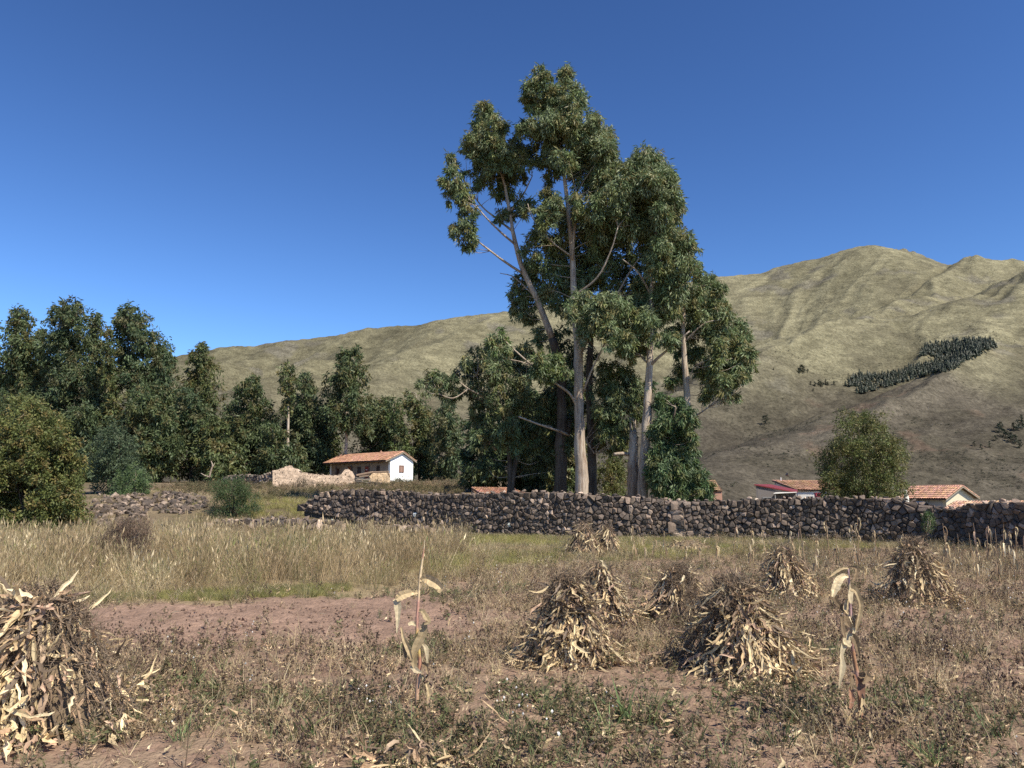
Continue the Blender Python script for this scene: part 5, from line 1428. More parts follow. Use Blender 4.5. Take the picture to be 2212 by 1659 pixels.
def awning():
    root = empty('awning', P(1672, 1066, YS - 1), 'small thin white awning jutting from the red-roofed shed', 'awning'); b = np.array(root.location)
    mb = MB(); q = [P(1671, 1065.5, YS - 1.2), P(1721, 1063, YS - 1.2), P(1721, 1062, YS - .2), P(1676, 1063.5, YS - .2)]
    mb.add([p - b for p in q] + [p - b - (0, 0, .05) for p in q], [(0, 1, 2, 3), (7, 6, 5, 4), (0, 3, 7, 4), (1, 5, 6, 2), (3, 2, 6, 7), (0, 4, 5, 1)], (.7, .68, .62)); mb.build('sheet', M_PAINT, root)
    for x in (1674, 1719):
        p = P(x, 1066, YS - 1.1); m2 = MB(); tube(m2, [p - b, np.array((p[0], p[1], gzf(p[0], p[1]) - .2)) - b], .04, 6, (.4, .38, .35)); m2.build('post', M_PAINT, root)
awning()
YT = 82.0
rt, bt = slab_building('tiled_house', 'house with orange-brown tiled roof and white wall between red shed and round tree', 'house', (P(1668, 1038.5, YT + 4), P(1778, 1039.5, YT + 3), P(1790, 1058, YT - 1.5), P(1722, 1059.5, YT - 1)), None, np.array((.42, .25, .16)), 732, tiles=(20, 7), roof_mat=M_WOOD, wall_col=np.array((.66, .63, .58)),
              openings=((.3, .52, .5, .8, (.03, .025, .025), 'window'),))
def antenna():
    root = empty('antenna_mast', P(1687, 1040, YT + 3.6), 'thin white mast with a dark dish on the orange-brown tiled roof', 'antenna'); b = np.array(root.location)
    mb = MB(); tube(mb, [(0, 0, -.3), (0, 0, .45)], .06, 6, (.7, .7, .68)); mb.build('mast', M_PAINT, root)
    mb = MB(); p = P(1697, 1027, YT + 3.6) - b
    tube(mb, [(.35, 0, -.3), (.38, 0, p[2] - .05)], .025, 5, (.12, .11, .1)); mb.build('rod', M_PAINT, root)
    mb = MB(); tube(mb, [p + (-.02, 0, -.02), p + (.1, -.05, .05), p + (.25, -.1, .1)], [.05, .16, .26], 8, (.1, .09, .09)); mb.build('dish', M_PAINT, root)
antenna()
rk, bk = slab_building('brick_outbuilding', 'small pinkish brick outbuilding with mossy tiled roof at the edge of the young eucalyptus', 'shed', (P(1520, 1038, 80), P(1545, 1038, 79), P(1561, 1059, 76), P(1530, 1060, 76)), None, np.array((.34, .22, .13)), 733, tiles=(8, 6), roof_mat=M_WOOD, wall_col=np.array((.42, .25, .19)))
def white_post():
    root = empty('white_pillar', np.array((P(1957, 1070, 66)[0], 66, -1.2)), 'weathered white pillar at the right foot of the round tree', 'pillar'); b = np.array(root.location)
    mb = MB(); p = P(1957, 1057, 66) - b
    rng = np.random.default_rng(8)
    tube(mb, [(0, 0, -.2), (0, 0, p[2] * .5), (.02, 0, p[2] * .8), (0, 0, p[2])], [.2, .21, .19, .1], 7, (.72, .69, .6), rng=rng, rough=.15); mb.build('shaft', M_PLASTER, root)
    mb = MB(); q = P(1935, 1050, 66) - b
    box(mb, (q[0] - .25, .4, -.2), (.35, 0, 0), (0, .3, 0), (0, 0, q[2] + .2), (.7, .67, .58)); mb.build('block', M_PLASTER, root)
white_post()
mb = MB(); p = P(1767, 1072, 70); 
box(mb, (-.25, -.2, -p[2] + gzf(p[0], 70)), (.5, 0, 0), (0, .4, 0), (0, 0, p[2] - gzf(p[0], 70) + .25), (.5, .07, .12)); box(mb, (-.28, -.23, .25), (.56, 0, 0), (0, .46, 0), (0, 0, .06), (.45, .06, .1))
tag(mb.build('pink_box', M_PAINT, loc=p), 'small bright pink box against the white house wall', 'box')

# ================================================================== FIELD: corn shocks, stalks, grass, weeds
STRAW = 1.38 * np.array([(.52, .42, .255), (.46, .36, .21), (.58, .48, .31), (.38, .28, .165), (.50, .39, .23), (.31, .21, .13), (.37, .255, .18)])
BROWN = np.array([(.17, .12, .08), (.12, .088, .06), (.23, .17, .115), (.15, .115, .085)])

def ribbon(mb, pts, widths, color, rng, fold=.3, twist=0.0, face=None, rag=.25):
    """husk / leaf blade with a mid rib; pts (N,3), widths (N,)"""
    p = np.asarray(pts, float); n = len(p)
    widths = np.broadcast_to(np.asarray(widths, float), (n,))
    t = norm(np.gradient(p, axis=0))
    ref = np.asarray(face if face is not None else rng.normal(size=3), float)
    V = []
    for i in range(n):
        s = norm(np.cross(t[i], ref)); nn = np.cross(s, t[i])
        a = twist * i / n
        s2 = s * math.cos(a) + nn * math.sin(a); n2 = -s * math.sin(a) + nn * math.cos(a)
        w = widths[i] / 2
        e1, e2 = rng.uniform(1 - rag, 1 + rag * .8, 2)
        V += [p[i] - s2 * w * e1 + n2 * w * fold, p[i], p[i] + s2 * w * e2 + n2 * w * fold * rng.uniform(.5, 1.4)]
    F = []
    for i in range(n - 1):
        for k in (0, 1):
            F.append((i * 3 + k, i * 3 + k + 1, (i + 1) * 3 + k + 1, (i + 1) * 3 + k))
    col = np.asarray(color, float)
    shade = np.repeat(rng.uniform(.82, 1.15, n), 3)[:, None] * rng.uniform(.9, 1.1, (3 * n, 1))
    mb.add(V, F, col * shade)

def husk_shape(rng, L, W, curl=.5):
    """local husk hanging from the origin along -z, curving out along +x"""
    n = 6; t = np.linspace(0, 1, n)
    a = rng.uniform(-.3, .3) + curl * rng.uniform(-.7, 1.3) * t
    dx, dz = np.sin(a) * L / n, -np.cos(a) * L / n
    p = np.stack([np.cumsum(dx), np.cumsum(rng.normal(size=n) * .012), np.cumsum(dz)], 1)
    w = W * np.interp(t, [0, .25, .6, 1], [.45, 1, .85, .08])
    return p, w

def husk_meshes():
    out = []
    for k in range(28):
        rng = np.random.default_rng(800 + k)
        mb = MB()
        p, w = husk_shape(rng, rng.uniform(.14, .34), rng.uniform(.013, .034), rng.uniform(.1, 1.7)) if k % 2 else husk_shape(rng, rng.uniform(.09, .2), rng.uniform(.026, .05), rng.uniform(.3, 2.2))
        ribbon(mb, p, w, (STRAW[k % 7] if k < 20 else BROWN[k % 4] * 1.5) * rng.uniform(.9, 1.12), rng, fold=rng.uniform(.2, .8), twist=rng.uniform(-1.5, 1.5), face=(1, .2, 0))
        me = mb.mesh('husk_leaf'); me.materials.append(M_DRY)
        out.append((me, mb))
    return out
HUSKS = husk_meshes()

def add_twigs(mb, rng, n, centre_fn, L, r, pal, updir=(0, 0, .4), curl=.6):
    """fine dead twigs: bent three-sided slivers"""
    for k in range(n):
        c, o = centre_fn()
        d = norm(rng.normal(size=3) * .8 + o + np.array(updir)); l = L * rng.uniform(.5, 1.4)
        m = c + d * l * .5 + rng.normal(size=3) * l * .12
        e = c + d * l + rng.normal(size=3) * l * curl * .4
        s = norm(np.cross(d, rng.normal(size=3))) * r
        s2 = norm(np.cross(d, s)) * r
        mb.add([c - s, c + s, m + s * .8, m - s * .8, e, c + s2, m + s2 * .8], [(0, 1, 2, 3), (3, 2, 4), (1, 5, 6, 2), (5, 0, 3, 6)], pal[rng.integers(0, len(pal))] * rng.uniform(.7, 1.4))

def corn_shock(label, px, base_py, H, R, seed, n_parts=110, n_stuff=240, dark_az=2.6, dark_k=.5, lean=(0, 0), top_dark=.5, stalks=60, twigs=900, squash=1.0, grp='corn shocks drying in the field', husk_lo=0.0, husk_k=1.0):
    rng = np.random.default_rng(seed)
    g = G(px, base_py); d_ = R * squash * .9; g = np.array((g[0] * (g[1] + d_) / g[1], g[1] + d_, -.01))
    root = empty('corn_shock', g, label, 'corn shock', grp)
    apex = np.array((lean[0], lean[1], H))
    def surf(az, h):
        """point on the bundle's rough cone"""
        f = 1 - h / (H * 1.12)
        rr = R * (f ** .85) * (1 + .16 * math.sin(az * 3 + seed) + .08 * math.sin(az * 7 + seed * 2))
        return np.array((math.cos(az) * rr, math.sin(az) * rr * squash, h)) + apex * np.array((1, 1, 0)) * (h / H)
    mb = MB()
    for k in range(stalks):
        az = rng.uniform(0, 6.28); a = surf(az, 0) * rng.uniform(.55, 1.02)
        az2 = az + rng.uniform(-.5, .5); b = apex * np.array((1, 1, 0)) + np.array((rng.normal() * R * .13, rng.normal() * R * .13, H * rng.uniform(.82, 1.06)))
        m = (a + b) / 2 + rng.normal(size=3) * .03
        if rng.uniform() < .6: m = m * .7 + surf(az, H * .5) * .3
        tube(mb, [a, m, b], [.011, .009, .004], 4, (BROWN[rng.integers(0, 4)] if rng.uniform() < .65 else STRAW[5] * .7) * rng.uniform(.8, 1.3), cap=False)
    o = mb.build('stalks', M_STALK, root); o['kind'] = 'stuff'
    # husks: bright leaves hanging over the cone
    st = MB(); parts = 0
    n_stuff = int(n_stuff * 1.25); twigs = int(twigs * .6); tot = n_parts + n_stuff
    cand = []
    for k in range(tot):
        az = rng.uniform(0, 6.28) if rng.uniform() < .45 else rng.uniform(-3.3, .15); h = H * (husk_lo + (.97 - husk_lo) * rng.uniform(0, 1) ** (1.35))
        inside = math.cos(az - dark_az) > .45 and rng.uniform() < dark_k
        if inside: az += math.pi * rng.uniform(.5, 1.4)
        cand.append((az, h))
    cand.sort(key=lambda q: math.sin(q[0]))          # camera side (-y) first
    for k, (az, h) in enumerate(cand):
        p = surf(az, h) * np.array((1, 1, 1)) + rng.normal(size=3) * .03
        p[2] = max(p[2], .05)
        i = int(rng.integers(20, 28)) if rng.uniform() < np.interp(h / H, [.1, .45, .8], [.04, .16, .45]) else int(rng.integers(0, 20)); s = rng.uniform(.75, 1.35) * husk_k
        out = rng.uniform(-.3, 1.1) + (.5 if h < .2 * H else 0)
        rot = (rng.normal() * .42, -out, az + rng.uniform(-.5, .5))
        if rng.uniform() < .2: rot = (rng.uniform(-2.6, 2.6), -out * 2, az + rng.uniform(-1, 1))
        if k < n_parts:
            q = link('husk_leaf', HUSKS[i][0], root); q.location = p; q.rotation_euler = rot; q.scale = (s, s, s)
        else:
            from mathutils import Euler
            M = np.array(Euler(rot).to_matrix())
            b = HUSKS[i][1]
            st.add((np.concatenate(b.v) * s) @ M.T + p, [tuple(r) for f in b.f for r in f], np.concatenate(b.c) * rng.uniform(.75, 1.2))
    if st.n:
        o = st.build('husk_leaves', M_DRY, root); o['kind'] = 'stuff'
    # dark fuzz of tassels and weeds over the top and one flank
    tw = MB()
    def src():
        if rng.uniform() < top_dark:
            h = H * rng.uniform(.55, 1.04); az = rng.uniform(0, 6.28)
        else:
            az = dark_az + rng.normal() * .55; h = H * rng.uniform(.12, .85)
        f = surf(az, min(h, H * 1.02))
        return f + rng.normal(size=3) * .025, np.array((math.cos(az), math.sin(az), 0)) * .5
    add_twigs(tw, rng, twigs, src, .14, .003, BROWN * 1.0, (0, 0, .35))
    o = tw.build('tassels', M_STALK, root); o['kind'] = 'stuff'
    # dense shadowed heart
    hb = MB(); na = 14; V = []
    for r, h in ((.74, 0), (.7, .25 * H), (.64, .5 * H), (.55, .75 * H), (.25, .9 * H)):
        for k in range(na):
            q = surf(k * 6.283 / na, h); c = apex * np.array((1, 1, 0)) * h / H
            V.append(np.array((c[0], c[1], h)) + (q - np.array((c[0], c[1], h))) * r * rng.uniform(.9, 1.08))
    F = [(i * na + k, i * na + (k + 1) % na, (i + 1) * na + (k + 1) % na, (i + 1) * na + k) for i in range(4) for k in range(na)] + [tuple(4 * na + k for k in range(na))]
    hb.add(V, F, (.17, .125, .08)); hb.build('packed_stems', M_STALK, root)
    return root

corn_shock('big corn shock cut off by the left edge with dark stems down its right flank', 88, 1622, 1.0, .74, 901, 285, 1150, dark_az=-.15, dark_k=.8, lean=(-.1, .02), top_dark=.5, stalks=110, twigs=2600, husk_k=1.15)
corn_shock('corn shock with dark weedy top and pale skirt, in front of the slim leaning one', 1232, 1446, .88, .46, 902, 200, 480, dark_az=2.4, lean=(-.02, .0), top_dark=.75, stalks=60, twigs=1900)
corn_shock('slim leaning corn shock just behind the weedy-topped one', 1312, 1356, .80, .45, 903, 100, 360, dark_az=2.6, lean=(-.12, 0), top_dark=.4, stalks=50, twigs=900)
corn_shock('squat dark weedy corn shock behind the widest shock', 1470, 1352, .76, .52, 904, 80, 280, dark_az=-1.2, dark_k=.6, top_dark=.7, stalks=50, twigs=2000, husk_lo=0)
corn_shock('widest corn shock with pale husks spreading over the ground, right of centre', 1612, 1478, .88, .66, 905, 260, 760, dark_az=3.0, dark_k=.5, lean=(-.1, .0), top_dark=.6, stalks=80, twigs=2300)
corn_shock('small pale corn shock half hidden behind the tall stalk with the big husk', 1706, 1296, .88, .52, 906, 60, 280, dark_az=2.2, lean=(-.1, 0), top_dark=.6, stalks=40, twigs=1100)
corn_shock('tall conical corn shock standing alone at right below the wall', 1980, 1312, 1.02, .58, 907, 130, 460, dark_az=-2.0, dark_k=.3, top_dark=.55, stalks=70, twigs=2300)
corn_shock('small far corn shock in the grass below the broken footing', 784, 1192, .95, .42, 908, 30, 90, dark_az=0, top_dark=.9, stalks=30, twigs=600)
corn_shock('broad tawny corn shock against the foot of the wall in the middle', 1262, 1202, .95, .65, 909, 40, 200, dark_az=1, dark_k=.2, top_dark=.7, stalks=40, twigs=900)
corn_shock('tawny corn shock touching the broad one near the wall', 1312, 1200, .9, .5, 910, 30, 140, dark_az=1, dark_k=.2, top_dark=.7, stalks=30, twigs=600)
corn_shock('low flattened heap of pale corn husks below the wall', 1490, 1192, .38, 1.35, 911, 60, 260, dark_az=1.5, dark_k=.2, top_dark=.1, stalks=10, twigs=200, squash=.5)

corn_shock('flattened bundle of fallen corn leaves at the bottom edge, below the lone stalk', 905, 1668, .16, .30, 912, 60, 60, dark_az=1.5, dark_k=.1, top_dark=.1, stalks=6, twigs=60, squash=.5, grp=None)
# ---- the two standing corn stalks in front
def zc1(q): return 548.6 + .3386 * q[0], 1097.3 + .3386 * q[1]
def zc2(q): return 1663.4 + .3386 * q[0], 1097.3 + .3386 * q[1]
def corn_plant(label, Y, conv, stalk, radii, cols, leaves, seed):
    rng = np.random.default_rng(seed)
    pts = [P(*conv(q), Y) for q in stalk]
    base = np.array((pts[0][0], Y, 0.0))
    root = empty('corn_stalk', base, label, 'corn stalk')
    pts = [np.array((pts[0][0], Y, -.03))] + pts[1:]
    p = smooth_path(np.array(pts), 4) - base
    r = np.interp(np.linspace(0, 1, len(p)), np.linspace(0, 1, len(radii)), radii)
    r = r * (1 + .12 * (np.arange(len(p)) % 6 == 0))
    cc = np.array([cols[min(int(i / len(p) * len(cols)), len(cols) - 1)] for i in range(len(p))]) * rng.uniform(.9, 1.1, (len(p), 1))
    mb = MB(); tube(mb, p, r, 8, cc); mb.build('stalk', M_STALK, root, smooth=True)
    for lf in leaves:
        path, w, col = lf[0], lf[1], lf[2]
        dz = np.linspace(0, -rng.uniform(.01, .09), len(path))
        q = [P(*conv(a), Y - .005 + d) for a, d in zip(path, dz)]
        q = smooth_path(np.array(q), 4) - base
        if isinstance(w, (int, float)): w = (w * .5, w, w * .8, w * .25)
        ww = np.interp(np.linspace(0, 1, len(q)), np.linspace(0, 1, len(w)), w) * .3386 * S(Y) * 1.25
        mb = MB(); ribbon(mb, q, ww, np.asarray(col) * rng.uniform(.9, 1.1), rng, fold=rng.uniform(.3, .7), twist=rng.uniform(-.5, .5), face=(rng.uniform(-.3, .3), -1, .2), rag=.12)
        mb.build('leaf', M_DRY, root)
    return root
PALE, HUSK, DUN, RUST = (.56, .46, .29), (.46, .35, .20), (.22, .155, .09), (.30, .16, .10)
c1 = G(*zc1((1045, 1330)))
corn_plant('lone standing corn stalk with two bent leaves near the top, left of centre', c1[1], zc1,
  [(1045, 1330), (1040, 1200), (1050, 1080), (1058, 960), (1040, 800), (1048, 600), (1060, 440), (1075, 330), (1084, 262), (1090, 205)],
  [.017, .016, .016, .015, .014, .012, .010, .008, .004, .001], [(.42, .27, .17), (.44, .27, .18), (.40, .20, .13), (.46, .33, .12), (.45, .25, .19), (.55, .42, .26), (.58, .45, .28), (.42, .24, .16), (.6, .5, .33)],
  [([(1062, 462), (1095, 450), (1140, 470), (1190, 508), (1178, 540)], (14, 40, 52, 36, 14), HUSK),
   ([(1045, 540), (1000, 540), (945, 556), (905, 582)], (12, 34, 44, 30), HUSK), ([(905, 580), (918, 620), (920, 690), (912, 800)], (26, 42, 26, 6), PALE),
   ([(1048, 655), (1075, 660), (1100, 700), (1112, 725), (1085, 742)], (10, 24, 30, 26, 8), HUSK), ([(1040, 755), (1015, 735), (985, 745)], (8, 22, 14), PALE),
   ([(1095, 730), (1078, 800), (1040, 880), (1000, 975)], (22, 46, 44, 14), HUSK), ([(940, 760), (955, 830), (985, 900), (1008, 965)], (8, 20, 26, 12), HUSK),
   ([(948, 825), (965, 890), (968, 950), (958, 1005)], (10, 24, 20, 6), DUN), ([(1070, 860), (1098, 900), (1105, 990)], (8, 24, 8), PALE), ([(1005, 1005), (1035, 1035), (1072, 1052)], (22, 28, 8), PALE),
   ([(1040, 900), (1020, 985), (1050, 1055)], (20, 30, 14), HUSK), ([(1100, 1120), (1116, 1180), (1105, 1235)], (10, 20, 6), HUSK), ([(1045, 1078), (1080, 1075), (1078, 1100)], (10, 18, 6), PALE), ([(1072, 990), (1100, 1010), (1110, 1060)], (12, 26, 8), DUN)], 921)
c2 = G(*zc2((585, 1410)))
corn_plant('tall standing corn stalk with one big drooping pale husk, at right', c2[1], zc2,
  [(585, 1410), (577, 1300), (570, 1180), (555, 1060), (530, 920), (520, 800), (515, 700), (512, 600), (505, 500), (500, 385)],
  [.018, .017, .017, .016, .015, .014, .013, .012, .010, .006], [(.36, .2, .12), (.34, .18, .1), (.42, .25, .2), (.33, .18, .1), (.36, .2, .18), (.5, .38, .26), (.4, .26, .24), (.5, .4, .24), (.36, .25, .24)],
  [([(500, 386), (472, 384), (428, 404), (382, 440)], (8, 10, 13, 5), HUSK), ([(505, 378), (540, 380), (556, 400), (540, 450), (522, 474)], (8, 16, 22, 14, 5), DUN),
   ([(505, 438), (468, 436), (436, 462), (414, 515), (400, 568)], (8, 26, 40, 38, 14), PALE), ([(402, 550), (425, 600), (460, 640), (490, 672)], (28, 26, 22, 12), DUN),
   ([(515, 512), (550, 535), (578, 620), (568, 700), (548, 785)], (30, 30, 22, 18, 8), HUSK), ([(520, 512), (512, 560), (516, 610)], (22, 26, 14), PALE), ([(492, 580), (478, 640), (500, 680)], (18, 26, 8), HUSK), ([(452, 680), (465, 770), (478, 830)], (10, 22, 10), DUN),
   ([(530, 690), (550, 720), (545, 765)], (26, 42, 20), DUN), ([(512, 690), (535, 740), (530, 800)], (22, 36, 16), PALE), ([(480, 690), (490, 730), (510, 760)], (20, 36, 12), DUN),
   ([(520, 790), (485, 840), (455, 930), (462, 1010), (440, 1150)], (24, 40, 16, 30, 6), PALE), ([(490, 800), (480, 850), (515, 885)], (24, 46, 20), PALE), ([(515, 800), (545, 850), (570, 945)], (24, 36, 8), DUN), ([(540, 830), (560, 870), (590, 892)], (10, 22, 4), HUSK),
   ([(555, 1060), (600, 1075), (625, 1075), (590, 1120)], (14, 46, 40, 10), DUN), ([(545, 1060), (568, 1130), (578, 1210)], (26, 46, 34), RUST), ([(582, 1285), (535, 1300), (505, 1345), (480, 1380)], (10, 20, 18, 6), HUSK), ([(512, 1140), (522, 1220), (510, 1280)], (14, 26, 12), RUST), ([(535, 1060), (520, 1100), (515, 1160)], (12, 22, 10), DUN), ([(590, 1200), (590, 1260), (570, 1330)], (16, 22, 8), HUSK)], 922)

# ---- standing stubble: dried corn plants along the wall and through the right of the field
def stubble_meshes():
    out = []
    for k in range(8):
        rng = np.random.default_rng(940 + k)
        H = rng.uniform(.75, 1.15)
        lean = rng.normal(size=2) * .08
        st = MB(); p = smooth_path([(0, 0, -.03), (lean[0] * .5, lean[1] * .5, H * .5), (lean[0], lean[1], H)], 4)
        tube(st, p, np.linspace(.012, .004, len(p)), 5, STRAW[5] * .75)
        lv = []
        for j in range(int(rng.integers(5, 9))):
            h = H * rng.uniform(.25, .98); a = rng.uniform(0, 6.28); L = rng.uniform(.16, .4)
            o = np.array((lean[0] * h / H, lean[1] * h / H, h)); d = np.array((math.cos(a), math.sin(a), 0))
            q = smooth_path([o, o + d * L * .12 + (0, 0, L * .05), o + d * L * .22 - (0, 0, L * .25), o + d * L * rng.uniform(.05, .3) - (0, 0, L * .8)], 3)
            mb = MB(); ribbon(mb, q, np.interp(np.linspace(0, 1, len(q)), [0, .3, .7, 1], [.01, .04, .045, .01]) * rng.uniform(.6, 1.2), STRAW[int(rng.integers(0, 7))] * rng.uniform(.6, 1.1), rng, fold=.5, twist=rng.uniform(-2, 2))
            me = mb.mesh('leaf'); me.materials.append(M_DRY); lv.append(me)
        me = st.mesh('stalk'); me.materials.append(M_STALK)
        out.append((me, lv))
    return out
STUB = stubble_meshes()
rs = np.random.default_rng(66)
def stub(px, py, s, label, group):
    g = G(px, py)
    k = int(rs.integers(0, 8))
    root = empty('dry_corn_plant', (g[0], g[1], 0), label, 'corn plant', group, rs.uniform(0, 6.28)); root.scale = (s, s, s)
    link('stalk', STUB[k][0], root)
    for me in STUB[k][1]:
        link('leaf', me, root)
for i_, x in enumerate([1545, 1580, 1615, 1660, 1710, 1745, 1790, 1805, 1850, 1862, 1895, 1905, 1950, 1962, 2040, 2050, 2078, 2100, 2118, 2125, 2148, 2155, 2170, 2185, 2200, 2212]):
    stub(x + rs.uniform(-6, 6), rs.uniform(1196, 1226) + (x - 1545) * .018, rs.uniform(.8, 1.15), ORD[i_] + ' withered corn plant from the left in the row below the right-hand wall', 'withered corn row below the wall')
for i_, (x, y) in enumerate(sorted([(1412, 1205), (1440, 1210), (1395, 1222), (1375, 1210), (1478, 1226), (1512, 1222)])):
    stub(x, y, rs.uniform(.7, 1.0), ORD[i_] + ' withered corn plant from the left near the flattened husk heap', 'withered corn near the husk heap')
for i_, (x, y) in enumerate(sorted([(1900, 1255), (1870, 1262), (2065, 1250), (2110, 1262), (2160, 1258), (1785, 1258), (1760, 1245), (2195, 1270)])):
    stub(x, y, rs.uniform(.6, .9), ORD[i_] + ' withered corn plant from the left in the weeds around the lone conical shock', 'withered corn around the conical shock')

# ---- scattering (uncountable ground cover): points + geometry-node instances of small plants
def scatter(name, kinds, pos, rot, scl, idx, label, cat):
    kc = bpy.data.collections.new(name + '_kinds')
    for i, me in enumerate(kinds):
        kc.objects.link(bpy.data.objects.new('%s_kind_%02d' % (name, i), me))
    me = bpy.data.meshes.new(name)
    n = len(pos)
    me.vertices.add(n); me.vertices.foreach_set('co', np.asarray(pos, np.float32).ravel())
    a = me.attributes.new('rot', 'FLOAT_VECTOR', 'POINT'); a.data.foreach_set('vector', np.asarray(rot, np.float32).ravel())
    a = me.attributes.new('scl', 'FLOAT', 'POINT'); a.data.foreach_set('value', np.asarray(scl, np.float32))
    a = me.attributes.new('idx', 'INT', 'POINT'); a.data.foreach_set('value', np.asarray(idx, np.int32))
    o = link(name, me)
    ng = bpy.data.node_groups.new(name + '_nodes', 'GeometryNodeTree')
    ng.interface.new_socket('Geometry', in_out='INPUT', socket_type='NodeSocketGeometry')
    ng.interface.new_socket('Geometry', in_out='OUTPUT', socket_type='NodeSocketGeometry')
    N, L = ng.nodes, ng.links
    gi, go = N.new('NodeGroupInput'), N.new('NodeGroupOutput')
    ci = N.new('GeometryNodeCollectionInfo'); ci.inputs['Collection'].default_value = kc
    ci.inputs['Separate Children'].default_value = True; ci.inputs['Reset Children'].default_value = True
    ip = N.new('GeometryNodeInstanceOnPoints'); ip.inputs['Pick Instance'].default_value = True
    def named(nm, ty):
        q = N.new('GeometryNodeInputNamedAttribute'); q.data_type = ty; q.inputs['Name'].default_value = nm
        return next(s for s in q.outputs if s.enabled and s.name == 'Attribute')
    er = N.new('FunctionNodeEulerToRotation')
    L.new(named('rot', 'FLOAT_VECTOR'), er.inputs[0])
    L.new(gi.outputs[0], ip.inputs['Points']); L.new(ci.outputs[0], ip.inputs['Instance'])
    L.new(named('idx', 'INT'), ip.inputs['Instance Index']); L.new(er.outputs[0], ip.inputs['Rotation']); L.new(named('scl', 'FLOAT'), ip.inputs['Scale'])
    L.new(ip.outputs[0], go.inputs[0])
    md = o.modifiers.new('scatter', 'NODES'); md.node_group = ng
    tag(o, label, cat, kind='stuff')
    return o

def blade_clump(seed, n, H, W, spread, pal, lean=.35, bend=.5, seg=3, mat=None, heads=0.0):
    rng = np.random.default_rng(seed); mb = MB()
    for k in range(n):
        a = rng.uniform(0, 6.28); r = spread * math.sqrt(rng.uniform())
        p = np.array((math.cos(a) * r, math.sin(a) * r, -.01)); b = rng.uniform(0, 6.28)
        d = norm(np.array((math.cos(b) * lean * rng.uniform(0, 1.3), math.sin(b) * lean * rng.uniform(0, 1.3), 1)))
        h = H * rng.uniform(.5, 1.15); bd = np.array((math.cos(b), math.sin(b), -.35)) * bend * rng.uniform(0, 1)
        side = norm(np.cross(d, rng.normal(size=3))) * W * rng.uniform(.6, 1.2) * .5
        V = []
        for s in range(seg):
            t = s / seg; c = p + d * h * t + bd * h * t * t
            V += [c - side * (1 - t * .75), c + side * (1 - t * .75)]
        V.append(p + d * h + bd * h)
        F = [(2 * s, 2 * s + 1, 2 * s + 3, 2 * s + 2) for s in range(seg - 1)] + [(2 * seg - 2, 2 * seg - 1, 2 * seg)]
        col = pal[rng.integers(0, len(pal))] * rng.uniform(.75, 1.25)
        mb.add(V, F, col)
        if heads and rng.uniform() < heads:
            e = V[-1]; w = W * 1.6
            mb.add([e - d * h * .14, e - d * h * .07 + norm(side) * w, e + d * h * .02, e - d * h * .07 - norm(side) * w], [(0, 1, 2, 3)], col * 1.05)
    me = mb.mesh('clump'); me.materials.append(mat or M_GRASS)
    return me

def herb(seed, H, nbr, nleaf, leaf, pal, stem_col, heads=0, head_col=(.12, .08, .06), head_r=.008):
    rng = np.random.default_rng(seed); mb = MB()
    for k in range(nbr):
        a = rng.uniform(0, 6.28); lean = rng.uniform(.05, .75)
        d = norm(np.array((math.cos(a) * lean, math.sin(a) * lean, 1))); h = H * rng.uniform(.5, 1.1)
        m = d * h * .5 + rng.normal(size=3) * h * .06; e = d * h + rng.normal(size=3) * h * .1
        s = norm(np.cross(d, rng.normal(size=3))) * .0022; s2 = norm(np.cross(d, s)) * .0022
        o = np.array((0, 0, -.01))
        mb.add([o - s, o + s, m + s * .8, m - s * .8, e, o + s2, m + s2 * .8], [(0, 1, 2, 3), (3, 2, 4), (1, 5, 6, 2), (5, 0, 3, 6)], stem_col * rng.uniform(.7, 1.3))
        nl = max(1, nleaf // nbr)
        t = rng.uniform(.2, 1.0, nl)[:, None]
        pos = np.where(t < .5, m * t * 2, m + (e - m) * (t * 2 - 1))
        dd = rng.normal(size=(nl, 3)) * np.array((1, 1, .5)) + np.array((0, 0, .25))
        add_leaves(mb, rng, pos, dd, leaf[0] * rng.uniform(.6, 1.4, nl), leaf[1] * rng.uniform(.6, 1.3, nl), pal[rng.integers(0, len(pal), nl)] * rng.uniform(.7, 1.3, (nl, 1)))
        for q in range(heads):
            c = e - d * h * rng.uniform(0, .35) * (q > 0) + rng.normal(size=3) * .012 * (q > 0); r = head_r * rng.uniform(.7, 1.3)
            v = np.array([(1, 0, 0), (-.5, .87, 0), (-.5, -.87, 0), (0, 0, 1.3), (0, 0, -1.3)]) * r + c
            mb.add(v, [(0, 1, 3), (1, 2, 3), (2, 0, 3), (1, 0, 4), (2, 1, 4), (0, 2, 4)], np.asarray(head_col) * rng.uniform(.7, 1.3))
    me = mb.mesh('herb'); me.materials.append(M_WEED)
    return me

def litter(seed, dark=False):
    rng = np.random.default_rng(seed); mb = MB()
    p, w = husk_shape(rng, rng.uniform(.08, .2), rng.uniform(.012, .03), rng.uniform(.2, 1.5))
    p = np.stack([p[:, 2], p[:, 1], np.abs(p[:, 0]) * .5 + .01], 1)
    ribbon(mb, p, w, (BROWN[seed % 4] * 1.6 if dark else STRAW[seed % 7] * .8), rng, fold=.5, twist=rng.uniform(-1.5, 1.5), face=(0, .2, 1))
    me = mb.mesh('litter'); me.materials.append(M_DRY); return me

